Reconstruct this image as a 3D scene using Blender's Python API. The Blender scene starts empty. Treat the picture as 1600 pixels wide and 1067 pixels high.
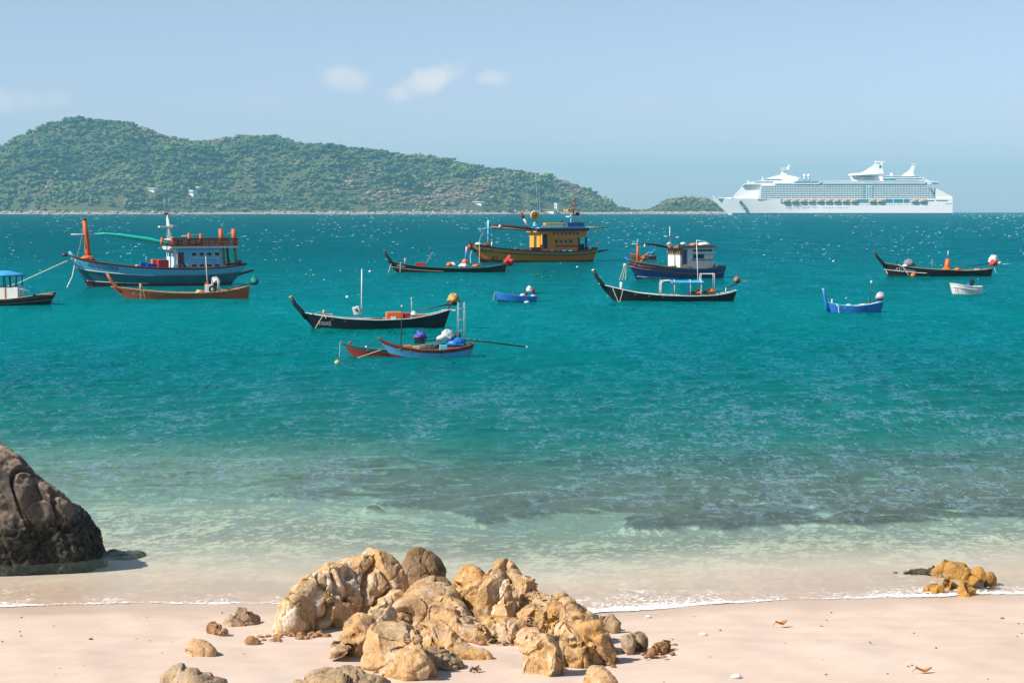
import bpy, bmesh, math, random
import numpy as np
from mathutils import Vector, Matrix, Euler, noise

# ------------------------------------------------------------------ camera
scene = bpy.context.scene
COL = scene.collection
F, H, Y0 = 3111.1, 6.5, 328.0            # focal length in photo pixels, eye height (m), eye level row
PITCH = math.atan((533.5 - Y0) / F)
cam_data = bpy.data.cameras.new('camera')
cam_data.lens = 70.0
cam_data.sensor_width = 36.0
cam_data.clip_start = 0.5
cam_data.clip_end = 60000.0
cam = bpy.data.objects.new('camera', cam_data)
COL.objects.link(cam)
cam.location = (0, 0, H)
cam.rotation_euler = (math.pi / 2 - PITCH, 0, 0)
scene.camera = cam

# ------------------------------------------------------------------ world
SUN_EL, SUN_AZ = 43.0, -26.0             # sun on the left (-X), turned towards the beach side (-Y)
sun_dir = Vector((-math.cos(math.radians(SUN_EL)) * math.cos(math.radians(SUN_AZ)),
                  math.cos(math.radians(SUN_EL)) * math.sin(math.radians(SUN_AZ)),
                  math.sin(math.radians(SUN_EL))))
world = bpy.data.worlds.new('World')
scene.world = world
world.use_nodes = True
wn, wl = world.node_tree.nodes, world.node_tree.links
wn.clear()
w_out = wn.new('ShaderNodeOutputWorld')
w_bg = wn.new('ShaderNodeBackground')
w_bg.inputs['Strength'].default_value = 0.092
sky = wn.new('ShaderNodeTexSky')
sky.sky_type = 'NISHITA'
sky.sun_disc = False
sky.sun_elevation = math.radians(SUN_EL)
sky.sun_rotation = math.atan2(sun_dir.x, sun_dir.y)
sky.altitude = 0.0
sky.air_density = 1.0
sky.dust_density = 0.25
sky.ozone_density = 3.0


def W(t, op=None, **kw):
    n = wn.new(t)
    if op:
        n.operation = op
    for k, v in kw.items():
        setattr(n, k, v)
    return n


def wmath(op, a, b=None):
    n = W('ShaderNodeMath', op)
    for i, v in enumerate((a, b)):
        if v is None:
            continue
        if isinstance(v, (int, float)):
            n.inputs[i].default_value = v
        else:
            wl.new(v, n.inputs[i])
    return n.outputs[0]


# small fair-weather clouds low over the bay, by direction
w_tc = wn.new('ShaderNodeTexCoord')
w_sep = wn.new('ShaderNodeSeparateXYZ')
wl.new(w_tc.outputs['Generated'], w_sep.inputs[0])
w_y = wmath('MAXIMUM', w_sep.outputs[1], 0.02)
w_u = wmath('DIVIDE', w_sep.outputs[0], w_y)
w_v = wmath('DIVIDE', w_sep.outputs[2], w_y)
w_front = wmath('GREATER_THAN', w_sep.outputs[1], 0.05)
w_comb = wn.new('ShaderNodeCombineXYZ')
wl.new(wmath('MULTIPLY', w_u, 55.0), w_comb.inputs[0])
wl.new(wmath('MULTIPLY', w_v, 75.0), w_comb.inputs[1])
w_nz = wn.new('ShaderNodeTexNoise')
w_nz.inputs['Scale'].default_value = 1.0
w_nz.inputs['Detail'].default_value = 6.0
w_nz.inputs['Roughness'].default_value = 0.58
wl.new(w_comb.outputs[0], w_nz.inputs['Vector'])
w_nzc = wmath('SUBTRACT', w_nz.outputs['Fac'], 0.5)
cloud_sum = None
for (px, py, a, b, amp, sh) in ((537, 124, 50, 24, .50, .1), (674, 127, 56, 27, .85, -.30), (628, 147, 34, 17, .6, -.2),
                                (770, 124, 34, 15, .46, -.1), (10, 158, 75, 22, .40, 0), (85, 156, 40, 13, .2, 0),
                                (412, 158, 24, 9, .14, 0), (1010, 158, 20, 7, .1, 0)):
    u0, v0 = (px - 800) / F, (Y0 - py) / F
    du = wmath('SUBTRACT', w_u, u0)
    dv = wmath('ADD', wmath('SUBTRACT', w_v, v0), wmath('MULTIPLY', du, sh))
    e = wmath('ADD', wmath('POWER', wmath('ABSOLUTE', wmath('DIVIDE', du, a / F)), 2.0),
              wmath('POWER', wmath('ABSOLUTE', wmath('DIVIDE', dv, b / F)), 2.0))
    m = wmath('ADD', wmath('SUBTRACT', 1.0, e), wmath('MULTIPLY', w_nzc, 2.6))
    mr = wn.new('ShaderNodeMapRange')
    mr.interpolation_type = 'SMOOTHSTEP'
    wl.new(m, mr.inputs['Value'])
    mr.inputs['From Min'].default_value = -0.15
    mr.inputs['From Max'].default_value = 1.3
    c = wmath('MULTIPLY', mr.outputs[0], amp)
    cloud_sum = c if cloud_sum is None else wmath('MAXIMUM', cloud_sum, c)
cloud_fac = wmath('MINIMUM', wmath('MULTIPLY', cloud_sum, w_front), 1.0)
w_mix = wn.new('ShaderNodeMix')
w_mix.data_type = 'RGBA'
wl.new(cloud_fac, w_mix.inputs['Factor'])
# keep the hazy maritime sky evenly blue: scale the sky texture per channel
w_tint = wn.new('ShaderNodeMix')
w_tint.data_type = 'RGBA'
w_tint.blend_type = 'MULTIPLY'
w_tint.inputs['Factor'].default_value = 1.0
wl.new(sky.outputs[0], w_tint.inputs['A'])
w_el = wn.new('ShaderNodeMapRange')
w_el.interpolation_type = 'SMOOTHSTEP'
wl.new(w_sep.outputs[2], w_el.inputs['Value'])
w_el.inputs['From Min'].default_value = -0.02
w_el.inputs['From Max'].default_value = 0.20
w_grad = wn.new('ShaderNodeMix')
w_grad.data_type = 'RGBA'
wl.new(w_el.outputs[0], w_grad.inputs['Factor'])
w_grad.inputs['A'].default_value = (0.71, 0.695, 1.0, 1)
w_grad.inputs['B'].default_value = (0.87, 0.74, 0.66, 1)
wl.new(w_grad.outputs['Result'], w_tint.inputs['B'])
wl.new(w_tint.outputs['Result'], w_mix.inputs['A'])
w_mix.inputs['B'].default_value = (6.3, 5.85, 5.7, 1)
wl.new(w_mix.outputs['Result'], w_bg.inputs['Color'])
wl.new(w_bg.outputs[0], w_out.inputs['Surface'])

# ------------------------------------------------------------------ sun
sun_data = bpy.data.lights.new('sun', 'SUN')
sun_data.energy = 3.9
sun_data.angle = math.radians(0.55)
sun_data.color = (1.0, 0.93, 0.82)
sun = bpy.data.objects.new('sun', sun_data)
COL.objects.link(sun)
sun.rotation_euler = sun_dir.to_track_quat('Z', 'Y').to_euler()
sun.location = (-40, 20, 60)

vs = scene.view_settings
vs.view_transform = 'Standard'
vs.look = 'None'
vs.exposure = 0.84
vs.gamma = 1.0
vs.use_curve_mapping = False
scene.cycles.max_bounces = 6
scene.cycles.diffuse_bounces = 2
scene.cycles.glossy_bounces = 3
scene.cycles.transmission_bounces = 2
scene.cycles.transparent_max_bounces = 8
scene.cycles.volume_bounces = 0
scene.cycles.caustics_reflective = False
scene.cycles.caustics_refractive = False
scene.cycles.use_denoising = True

# ------------------------------------------------------------------ geometry of the view (to set things out)
RE = 7.4e6                                # effective earth radius, for the sea's horizon


def ray(px, py):
    a, b = (px - 800.0) / F, (533.5 - py) / F
    cp, sp = math.cos(PITCH), math.sin(PITCH)
    return Vector((a, cp + b * sp, -sp + b * cp))


def at(px, py, Y):
    d = ray(px, py)
    t = Y / d.y
    return Vector((d.x * t, Y, H + d.z * t))


def onz(px, py, z=0.0):
    d = ray(px, py)
    t = (z - H) / d.z
    return Vector((d.x * t, d.y * t, z))


def lerp(a, b, t):
    return a + (b - a) * t


def sstep(a, b, x):
    t = np.clip((np.asarray(x, float) - a) / (b - a), 0, 1)
    return t * t * (3 - 2 * t)


# ------------------------------------------------------------------ object helpers
class MB:
    """collects pieces of geometry and links them as one mesh object"""

    def __init__(self):
        self.v, self.f = [], []

    def add(self, verts, faces):
        o = len(self.v)
        self.v += [tuple(p) for p in verts]
        self.f += [tuple(i + o for i in q) for q in faces]
        return self

    def box(self, x0, x1, y0, y1, z0, z1, rot=None):
        P = [(x, y, z) for z in (z0, z1) for y in (y0, y1) for x in (x0, x1)]
        if rot is not None:
            c = Vector(((x0 + x1) / 2, (y0 + y1) / 2, (z0 + z1) / 2))
            M = Euler(rot).to_matrix()
            P = [tuple(c + M @ (Vector(p) - c)) for p in P]
        return self.add(P, [(0, 2, 3, 1), (4, 5, 7, 6), (0, 1, 5, 4), (2, 6, 7, 3), (0, 4, 6, 2), (1, 3, 7, 5)])

    def prism(self, pts, y0, y1, taper=1.0):
        """side profile (x,z) polygon extruded across the beam"""
        n = len(pts)
        V = [(x, y0, z) for x, z in pts] + [(x, y1, z) for x, z in pts]
        Fc = [tuple(range(n)), tuple(range(2 * n - 1, n - 1, -1))]
        Fc += [(i, i + n, (i + 1) % n + n, (i + 1) % n) for i in range(n)]
        return self.add(V, Fc)

    def tube(self, pts, r, n=6, r1=None, cap=True):
        pts = [Vector(p) for p in pts]
        m = len(pts)
        rs = r if isinstance(r, (list, tuple)) else [lerp(r, r if r1 is None else r1, i / max(1, m - 1)) for i in range(m)]
        V, Fc = [], []
        up = Vector((0, 0, 1))
        for i, p in enumerate(pts):
            t = (pts[min(i + 1, m - 1)] - pts[max(i - 1, 0)]).normalized()
            a = t.cross(up)
            if a.length < 0.05:
                a = t.cross(Vector((0, 1, 0)))
            a.normalize()
            b = t.cross(a).normalized()
            for k in range(n):
                th = 2 * math.pi * k / n
                V.append(p + a * math.cos(th) * rs[i] + b * math.sin(th) * rs[i])
        for i in range(m - 1):
            for k in range(n):
                k2 = (k + 1) % n
                Fc.append((i * n + k, i * n + k2, (i + 1) * n + k2, (i + 1) * n + k))
        if cap:
            Fc.append(tuple(range(n - 1, -1, -1)))
            Fc.append(tuple((m - 1) * n + k for k in range(n)))
        return self.add(V, Fc)

    def torus(self, c, R, r, axis='Y', n=20, k=8):
        V, Fc = [], []
        for i in range(n):
            a = 2 * math.pi * i / n
            for j in range(k):
                b = 2 * math.pi * j / k
                q = (R + r * math.cos(b))
                u, v, w = q * math.cos(a), q * math.sin(a), r * math.sin(b)
                V.append({'Y': (c[0] + u, c[1] + w, c[2] + v), 'X': (c[0] + w, c[1] + u, c[2] + v), 'Z': (c[0] + u, c[1] + v, c[2] + w)}[axis])
        for i in range(n):
            for j in range(k):
                Fc.append((i * k + j, ((i + 1) % n) * k + j, ((i + 1) % n) * k + (j + 1) % k, i * k + (j + 1) % k))
        return self.add(V, Fc)

    def blob(self, c, rx, ry, rz, seed=0, rough=0.15, freq=1.6, seg=14, ring=9, flat=-1.0, drape=0.0):
        """lumpy ellipsoid: tarpaulin bundles, bags, floats"""
        V, Fc = [], []
        off = Vector((seed * 7.31, seed * 3.17, seed * 1.93))
        V.append(Vector((0, 0, -1)))
        for i in range(1, ring):
            ph = -math.pi / 2 + math.pi * i / ring
            for k in range(seg):
                th = 2 * math.pi * k / seg
                V.append(Vector((math.cos(ph) * math.cos(th), math.cos(ph) * math.sin(th), math.sin(ph))))
        V.append(Vector((0, 0, 1)))
        out = []
        for p in V:
            d = 1 + rough * (noise.noise(p * freq + off) * 1.2 + 0.6 * noise.noise(p * freq * 2.7 + off))
            q = p * d
            if drape:                       # cloth hanging in folds below, sagging peaks above
                th = math.atan2(p.y, p.x)
                lo_ = min(1.0, max(0.0, .35 - p.z))
                fold = 1 + drape * lo_ * (.6 + .55 * math.sin(5 * th + seed) + .4 * math.sin(9 * th + seed * 2))
                q = Vector((q.x * fold, q.y * fold, q.z * (1 + .25 * drape * math.sin(2 * th + seed) * max(0, p.z))))
            z = max(q.z, flat)
            out.append((c[0] + q.x * rx, c[1] + q.y * ry, c[2] + z * rz))
        for k in range(seg):
            Fc.append((0, 1 + (k + 1) % seg, 1 + k))
        for i in range(ring - 2):
            for k in range(seg):
                k2 = (k + 1) % seg
                Fc.append((1 + i * seg + k, 1 + i * seg + k2, 1 + (i + 1) * seg + k2, 1 + (i + 1) * seg + k))
        l = len(V) - 1
        for k in range(seg):
            Fc.append((l, 1 + (ring - 2) * seg + k, 1 + (ring - 2) * seg + (k + 1) % seg))
        return self.add(out, Fc)

    def lathe(self, c, prof, n=12, axis='Z'):
        """profile (radius, height) spun about an axis through c"""
        V, Fc = [], []
        m = len(prof)
        for (r, h) in prof:
            for k in range(n):
                a = 2 * math.pi * k / n
                u, v = r * math.cos(a), r * math.sin(a)
                V.append({'Z': (c[0] + u, c[1] + v, c[2] + h), 'X': (c[0] + h, c[1] + u, c[2] + v), 'Y': (c[0] + u, c[1] + h, c[2] + v)}[axis])
        for i in range(m - 1):
            for k in range(n):
                k2 = (k + 1) % n
                Fc.append((i * n + k, i * n + k2, (i + 1) * n + k2, (i + 1) * n + k))
        Fc.append(tuple(range(n - 1, -1, -1)))
        Fc.append(tuple((m - 1) * n + k for k in range(n)))
        return self.add(V, Fc)

    def build(self, name, mat, parent=None, smooth=False, label=None, bevel=0.0):
        me = bpy.data.meshes.new(name)
        me.from_pydata(self.v, [], self.f)
        bm = bmesh.new()
        bm.from_mesh(me)
        bmesh.ops.recalc_face_normals(bm, faces=bm.faces)
        if bevel > 0:
            bmesh.ops.bevel(bm, geom=list(bm.edges), offset=bevel, segments=2, affect='EDGES', profile=0.6)
        bm.to_mesh(me)
        bm.free()
        if smooth:
            for p in me.polygons:
                p.use_smooth = True
        if mat:
            me.materials.append(mat)
        o = bpy.data.objects.new(name, me)
        COL.objects.link(o)
        if parent is not None:
            o.parent = parent
        if label:
            o['label'] = label
        return o


def grid_object(name, V, rows, cols, mat, smooth=True):
    """V: (rows*cols, 3) array"""
    me = bpy.data.meshes.new(name)
    r, c = np.meshgrid(np.arange(rows - 1), np.arange(cols - 1), indexing='ij')
    i = (r * cols + c).ravel()
    quads = np.stack([i, i + 1, i + cols + 1, i + cols], 1).astype(np.int32)
    me.vertices.add(len(V))
    me.vertices.foreach_set('co', np.asarray(V, np.float32).ravel())
    me.loops.add(quads.size)
    me.loops.foreach_set('vertex_index', quads.ravel())
    me.polygons.add(len(quads))
    me.polygons.foreach_set('loop_start', (np.arange(len(quads)) * 4).astype(np.int32))
    me.polygons.foreach_set('use_smooth', np.full(len(quads), smooth))
    me.update(calc_edges=True)
    me.materials.append(mat)
    o = bpy.data.objects.new(name, me)
    COL.objects.link(o)
    return o


def tri_object(name, V, T, mat, smooth=False):
    me = bpy.data.meshes.new(name)
    me.vertices.add(len(V))
    me.vertices.foreach_set('co', np.asarray(V, np.float32).ravel())
    T = np.asarray(T, np.int32)
    me.loops.add(T.size)
    me.loops.foreach_set('vertex_index', T.ravel())
    me.polygons.add(len(T))
    me.polygons.foreach_set('loop_start', (np.arange(len(T)) * 3).astype(np.int32))
    me.polygons.foreach_set('use_smooth', np.full(len(T), smooth))
    me.update(calc_edges=True)
    if mat:
        me.materials.append(mat)
    o = bpy.data.objects.new(name, me)
    COL.objects.link(o)
    return o


def float_attr(o, name, vals):
    a = o.data.attributes.new(name, 'FLOAT', 'POINT')
    a.data.foreach_set('value', np.asarray(vals, np.float32).ravel())


def color_attr(o, name, vals):
    a = o.data.attributes.new(name, 'FLOAT_COLOR', 'POINT')
    a.data.foreach_set('color', np.asarray(vals, np.float32).ravel())


def tag(o, label=None, cat=None, group=None, kind=None):
    if label:
        o['label'] = label
    if cat:
        o['category'] = cat
    if group:
        o['group'] = group
    if kind:
        o['kind'] = kind
    return o


def thing(name, label, cat, loc=(0, 0, 0), rotz=0.0, group=None):
    o = bpy.data.objects.new(name, None)
    o.empty_display_size = 0.3
    COL.objects.link(o)
    o.location = loc
    o.rotation_euler = (0, 0, rotz)
    return tag(o, label, cat, group)


# ------------------------------------------------------------------ materials
class NT:
    def __init__(self, name):
        self.m = bpy.data.materials.new(name)
        self.m.use_nodes = True
        self.n, self.l = self.m.node_tree.nodes, self.m.node_tree.links
        self.n.clear()
        self.out = self.n.new('ShaderNodeOutputMaterial')

    def new(self, t, **kw):
        n = self.n.new('ShaderNode' + t)
        for k, v in kw.items():
            if k in n.inputs:
                self.set(n, k, v)
            else:
                setattr(n, k, v)
        return n

    def set(self, n, k, v):
        s = n.inputs[k]
        if hasattr(v, 'is_output') or isinstance(v, bpy.types.NodeSocket):
            self.l.new(v, s)
        else:
            s.default_value = (tuple(v) + (1,) if isinstance(v, tuple) and len(v) == 3 and s.type == 'RGBA' else v)

    def math(self, op, a, b=None, c=None, clamp=False):
        n = self.n.new('ShaderNodeMath')
        n.operation = op
        n.use_clamp = clamp
        for i, v in enumerate((a, b, c)):
            if v is not None:
                self.set(n, i, v)
        return n.outputs[0]

    def mix(self, f, a, b, blend='MIX'):
        n = self.n.new('ShaderNodeMix')
        n.data_type = 'RGBA'
        n.blend_type = blend
        for k, v in ((0, f), (6, a), (7, b)):
            s = n.inputs[k]
            if isinstance(v, bpy.types.NodeSocket):
                self.l.new(v, s)
            elif k == 0:
                s.default_value = v
            else:
                s.default_value = tuple(v)[:3] + (1,)
        return n.outputs[2]

    def ramp(self, x, a, b, lo=0.0, hi=1.0, smooth=True):
        n = self.n.new('ShaderNodeMapRange')
        if smooth:
            n.interpolation_type = 'SMOOTHSTEP'
        self.set(n, 0, x)
        for i, v in ((1, a), (2, b), (3, lo), (4, hi)):
            n.inputs[i].default_value = v
        return n.outputs[0]

    def mapping(self, scale, coord='Object', rot=(0, 0, 0), loc=(0, 0, 0)):
        if coord == 'Position':
            src = self.n.new('ShaderNodeNewGeometry').outputs['Position']
        else:
            src = self.n.new('ShaderNodeTexCoord').outputs[coord]
        mp = self.n.new('ShaderNodeMapping')
        self.l.new(src, mp.inputs[0])
        mp.inputs['Scale'].default_value = scale if isinstance(scale, tuple) else (scale,) * 3
        mp.inputs['Rotation'].default_value = rot
        mp.inputs['Location'].default_value = loc
        return mp.outputs[0]

    def noise(self, vec, scale=1.0, detail=4.0, rough=0.55, dist=0.0):
        n = self.n.new('ShaderNodeTexNoise')
        self.l.new(vec, n.inputs['Vector'])
        n.inputs['Scale'].default_value = scale
        n.inputs['Detail'].default_value = detail
        n.inputs['Roughness'].default_value = rough
        n.inputs['Distortion'].default_value = dist
        return n.outputs['Fac']

    def bump(self, h, strength=0.4, dist=0.05, normal=None):
        n = self.n.new('ShaderNodeBump')
        n.inputs['Strength'].default_value = strength
        n.inputs['Distance'].default_value = dist
        self.l.new(h, n.inputs['Height'])
        if normal is not None:
            self.l.new(normal, n.inputs['Normal'])
        return n.outputs[0]

    def principled(self, color, rough=0.6, normal=None, spec=0.4, metal=0.0, **kw):
        b = self.n.new('ShaderNodeBsdfPrincipled')
        self.set(b, 'Base Color', color)
        self.set(b, 'Roughness', rough)
        self.set(b, 'Specular IOR Level', spec)
        self.set(b, 'Metallic', metal)
        for k, v in kw.items():
            self.set(b, k.replace('_', ' '), v)
        if normal is not None:
            self.l.new(normal, b.inputs['Normal'])
        return b.outputs[0]

    def done(self, shader):
        self.l.new(shader, self.out.inputs['Surface'])
        return self.m


_mats = {}


def paint(name, rgb, rough=0.55, wear=0.25, scale=2.2, spec=0.35, dirt=(0.10, 0.08, 0.06)):
    """weathered boat paint: faded and grimy in patches, streaked downwards"""
    if name in _mats:
        return _mats[name]
    t = NT(name)
    v = t.mapping((scale, scale, scale * 0.45))
    n1 = t.noise(v, 1.0, 6, 0.6)
    n2 = t.noise(t.mapping((scale * 3, scale * 3, scale * 0.4)), 1.0, 5, 0.65)
    fade = tuple(min(1, c * 0.75 + 0.12) for c in rgb)
    c = t.mix(t.ramp(n1, 0.42, 0.72, 0, 0.55 * wear * 2), rgb, fade)
    c = t.mix(t.ramp(n2, 0.47, 0.70, 0, min(.8, wear * 1.5)), c, dirt)
    nrm = t.bump(n2, 0.25, 0.01)
    m = t.done(t.principled(c, rough, nrm, spec))
    _mats[name] = m
    return m


def plain(name, rgb, rough=0.6, spec=0.3, metal=0.0, var=0.15, scale=6.0):
    if name in _mats:
        return _mats[name]
    t = NT(name)
    n1 = t.noise(t.mapping(scale), 1.0, 4, 0.6)
    c = t.mix(t.ramp(n1, 0.35, 0.7), tuple(x * (1 - var) for x in rgb), tuple(min(1, x * (1 + var)) for x in rgb))
    m = t.done(t.principled(c, rough, t.bump(n1, 0.2, 0.02), spec, metal))
    _mats[name] = m
    return m


def glass_pane(name='dark_glass', rgb=(0.012, 0.02, 0.025)):
    if name in _mats:
        return _mats[name]
    t = NT(name)
    m = t.done(t.principled(rgb, 0.08, None, 0.5))
    _mats[name] = m
    return m
# ------------------------------------------------------------------ beach and sea bed
_sh = [onz(px, py) for px, py in ((-900, 930), (-300, 948), (0, 946), (200, 942), (430, 942), (700, 956), (880, 960), (980, 953),
                                  (1100, 943), (1250, 936), (1420, 931), (1600, 927), (1900, 915), (2600, 890))]
SHX = np.array([p.x for p in _sh])
SHY = np.array([p.y for p in _sh])
DEPS = np.array([-60, -20, -6, -2, 0, 2, 4, 7, 11, 17, 25, 45, 120, 400])
DEPZ = np.array([2.6, 1.45, .47, .14, 0, -.085, -.21, -.45, -.85, -1.35, -1.9, -3.0, -6.0, -9.0])


def shore(x):
    return np.interp(x, SHX, SHY)


DEPL = np.array([2.6, 1.45, .47, .14, 0, -.085, -.21, -.42, -.68, -1.0, -1.8, -3.0, -6.0, -9.0])   # a sand shelf on the left


def ground_z(x, y):
    s = np.asarray(y) - shore(x)
    k = 1 - np.clip((np.asarray(x) + 5.5) / 6.0, 0, 1)
    k = k * k * (3 - 2 * k)
    return np.interp(s, DEPS, DEPZ) * (1 - k) + np.interp(s, DEPS, DEPL) * k


def onsand(px, py):
    z = 0.0
    for _ in range(12):
        p = onz(px, py, z)
        z = float(ground_z(p.x, p.y))
    return Vector((p.x, p.y, z))


rng = np.random.default_rng(11)


def wavesum(X, Y, lam_lo, lam_hi, n, seed, dirspread=0.6, base=math.pi / 2, slope=0.04, dX=None, dY=None):
    """sum of travelling sine waves; waves too short for the local mesh are faded out"""
    r = np.random.default_rng(seed)
    Z = np.zeros_like(X)
    for i in range(n):
        lam = math.exp(r.uniform(math.log(lam_lo), math.log(lam_hi)))
        th = base + r.normal(0, dirspread)
        k = 2 * math.pi / lam
        kx, ky = k * math.cos(th), k * math.sin(th)
        w = 1.0
        if dY is not None:
            w = (1 - sstep(0.25, 0.5, np.abs(dY * math.sin(th)) / lam)) * (1 - sstep(0.25, 0.5, np.abs(dX * math.cos(th)) / lam))
        ph = kx * X + ky * Y + r.uniform(0, 6.28)
        env = 0.65 + 0.35 * np.sin(X * r.uniform(-.09, .09) + Y * r.uniform(-.09, .09) + r.uniform(0, 6.28))
        Z += w * env * slope / k * (np.sin(ph) + 0.25 * np.sin(2 * ph + .6))
    return Z


# sand sheet (runs under the water as the sea bed)
yr = np.concatenate([np.linspace(-12, 20, 18), 1 / np.linspace(1 / 20.4, 1 / 60, 420), np.linspace(60.6, 95, 70), np.linspace(97, 420, 40)])
ucol = np.concatenate([np.linspace(-4.0, -0.5, 24), np.linspace(-0.46, 0.46, 420), np.linspace(0.5, 4.0, 24)])
YY, UU = np.meshgrid(yr, ucol, indexing='ij')
XX = UU * np.maximum(YY, 18.0)
ZZ = ground_z(XX, YY)
r_ = np.random.default_rng(5)
sand_b = np.zeros_like(ZZ)
for i in range(26):
    lam = math.exp(r_.uniform(math.log(.35), math.log(3.5)))
    th = r_.uniform(0, 6.28)
    k = 2 * math.pi / lam
    sand_b += 0.010 * lam ** .8 * np.sin(k * (math.cos(th) * XX + math.sin(th) * YY) + r_.uniform(0, 6.28)) / 3
dry = 1 - sstep(-1.6, -0.4, YY - shore(XX))
ZZ = ZZ + sand_b * (0.18 + 0.55 * dry)
# reef on the sea bed: weed-grown rock beyond a ragged edge
_rb = [onz(px, py, -.6) for px, py in ((-600, 690), (100, 716), (400, 736), (620, 765), (800, 788), (880, 768), (960, 782), (1000, 806),
                                       (1150, 818), (1300, 815), (1600, 806), (2200, 790))]
RBX, RBY = np.array([p.x for p in _rb]), np.array([p.y for p in _rb])
rb = np.interp(XX, RBX, RBY)
wob = np.zeros_like(XX)
for i in range(18):
    lam = math.exp(r_.uniform(math.log(1.2), math.log(9)))
    th = r_.uniform(0, 6.28)
    wob += 0.32 * lam ** .7 * np.sin(2 * math.pi / lam * (math.cos(th) * XX + math.sin(th) * YY) + r_.uniform(0, 6.28)) / 2
reef = sstep(-.2, 1.3, (YY - rb - 1.4) * .6 + wob * 1.1)
# sandy holes in the reef and thinning out seawards
wob2 = np.zeros_like(XX)
for i in range(22):
    lam = math.exp(r_.uniform(math.log(.9), math.log(5)))
    th = r_.uniform(0, 6.28)
    wob2 += lam ** .5 * np.sin(2 * math.pi / lam * (math.cos(th) * XX + math.sin(th) * YY) + r_.uniform(0, 6.28))
wob2 /= wob2.std()
reef *= 1 - .85 * sstep(.7, 1.7, wob2)
far_fade = 1 - sstep(66, 84, YY + wob * 1.5)
reef = reef * (0.25 + 0.75 * far_fade) * (.45 + .55 * sstep(-9.0, -1.0, XX))
ZZ = ZZ + reef * (0.16 + .05 * wob)

t = NT('sand')
geo = t.n.new('ShaderNodeNewGeometry')
wet = t.n.new('ShaderNodeAttribute'); wet.attribute_name = 'wet'
reefa = t.n.new('ShaderNodeAttribute'); reefa.attribute_name = 'reef'
pos = t.mapping(1.0, 'Position')
g1 = t.noise(pos, 0.55, 5, 0.6)
g2 = t.noise(pos, 260.0, 2, 0.6)
g3 = t.noise(pos, 9.0, 5, 0.6)
c = t.mix(t.ramp(g1, .3, .7), (0.61, 0.48, 0.395), (0.66, 0.535, 0.45))
c = t.mix(t.ramp(g2, .38, .75, 0, .35), c, (0.42, 0.31, 0.22))
c = t.mix(t.ramp(g3, .60, .78, 0, .12), c, (0.45, 0.33, 0.24))
# dry specks: shell grit, bits of weed
vor = t.n.new('ShaderNodeTexVoronoi'); vor.inputs['Scale'].default_value = 3.4
t.l.new(pos, vor.inputs['Vector'])
c = t.mix(t.ramp(vor.outputs['Distance'], .012, .022, .6, 0), c, (0.16, 0.09, 0.045))
wn_ = t.noise(t.mapping((0.8, 2.0, 1), 'Position'), 1.0, 4, .6)
wf = t.math('ADD', wet.outputs['Fac'], t.math('MULTIPLY', t.math('SUBTRACT', wn_, .5), .45), clamp=True)
wetc = t.mix(.55, c, (0.58, 0.40, 0.255))
c = t.mix(wf, c, wetc)
# weedy reef
rn = t.noise(t.mapping((1.2, .7, 1), 'Position'), 1.0, 6, .65)
rc = t.mix(t.ramp(rn, .35, .7), (0.02, 0.022, 0.026), (0.14, 0.105, 0.085))
rf = t.ramp(t.math('ADD', reefa.outputs['Fac'], t.math('MULTIPLY', t.math('SUBTRACT', rn, .5), 1.1)), .3, .75)
c = t.mix(rf, c, rc)
rough = t.ramp(wf, 0, 1, .85, .32, False)
rip = t.noise(t.mapping((1.4, 5.0, 1), 'Position', (0, 0, .12)), 1.0, 3, .5)
hh = t.math('ADD', t.math('MULTIPLY', g2, .18), t.math('ADD', t.math('MULTIPLY', g3, .5), t.math('MULTIPLY', rip, .5)))
M_SAND = t.done(t.principled(c, rough, t.bump(hh, .35, .03), t.ramp(wf, 0, 1, .12, .42, False)))
beach = grid_object('beach', np.stack([XX, YY, ZZ], -1).reshape(-1, 3), *XX.shape, M_SAND)
sdist = YY - shore(XX)
wetv = sstep(-2.1, -.25, sdist + .25 * wob) * (1 - .9 * sstep(1.2, 5.0, sdist))
float_attr(beach, 'wet', wetv)
float_attr(beach, 'reef', reef)
tag(beach, kind='structure')

# ------------------------------------------------------------------ sea
ys = 1 / np.linspace(1 / 25.0, 1 / 10600.0, 960)
us = np.concatenate([np.linspace(-3.5, -0.42, 24), np.linspace(-0.40, 0.40, 640), np.linspace(0.42, 3.5, 24)])
YY, UU = np.meshgrid(ys, us, indexing='ij')
XX = UU * YY
dY = np.gradient(YY, axis=0)
dX = np.abs(np.gradient(XX, axis=1))
dep = np.maximum(0.0, -ground_z(XX, YY))
shoal = sstep(0.0, 1.2, dep)
ZZ = wavesum(XX, YY, .35, 1.0, 20, 3, .75, math.pi / 2 + .25, .034, dX, dY) * (0.16 + .84 * shoal)
ZZ += wavesum(XX, YY, 1.0, 3.2, 16, 4, .6, math.pi / 2 + .3, .036, dX, dY) * (0.08 + .92 * shoal)
ZZ += wavesum(XX, YY, 3.2, 9, 8, 8, .45, math.pi / 2 + .2, .022, dX, dY) * shoal
# last low swell running up the sand
sd = YY - shore(XX)
wobx = .35 * np.sin(XX * .9 + 1) + .22 * np.sin(XX * 2.3) + .5 * np.sin(XX * .31 + 2)
for s0, amp, wd in ((.7, .030, .45), (3.2, .045, .8), (6.4, .06, 1.1), (10.5, .05, 1.5)):
    ZZ += amp * np.exp(-((sd - s0 - wobx * (1 + s0 * .12)) / wd) ** 2) * (0.6 + .4 * np.sin(XX * .5 + s0 * 3))
ZZ *= sstep(-0.6, .6, sd) * .9 + .1
ZZ = ZZ - (XX ** 2 + YY ** 2) / (2 * RE)

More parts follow.
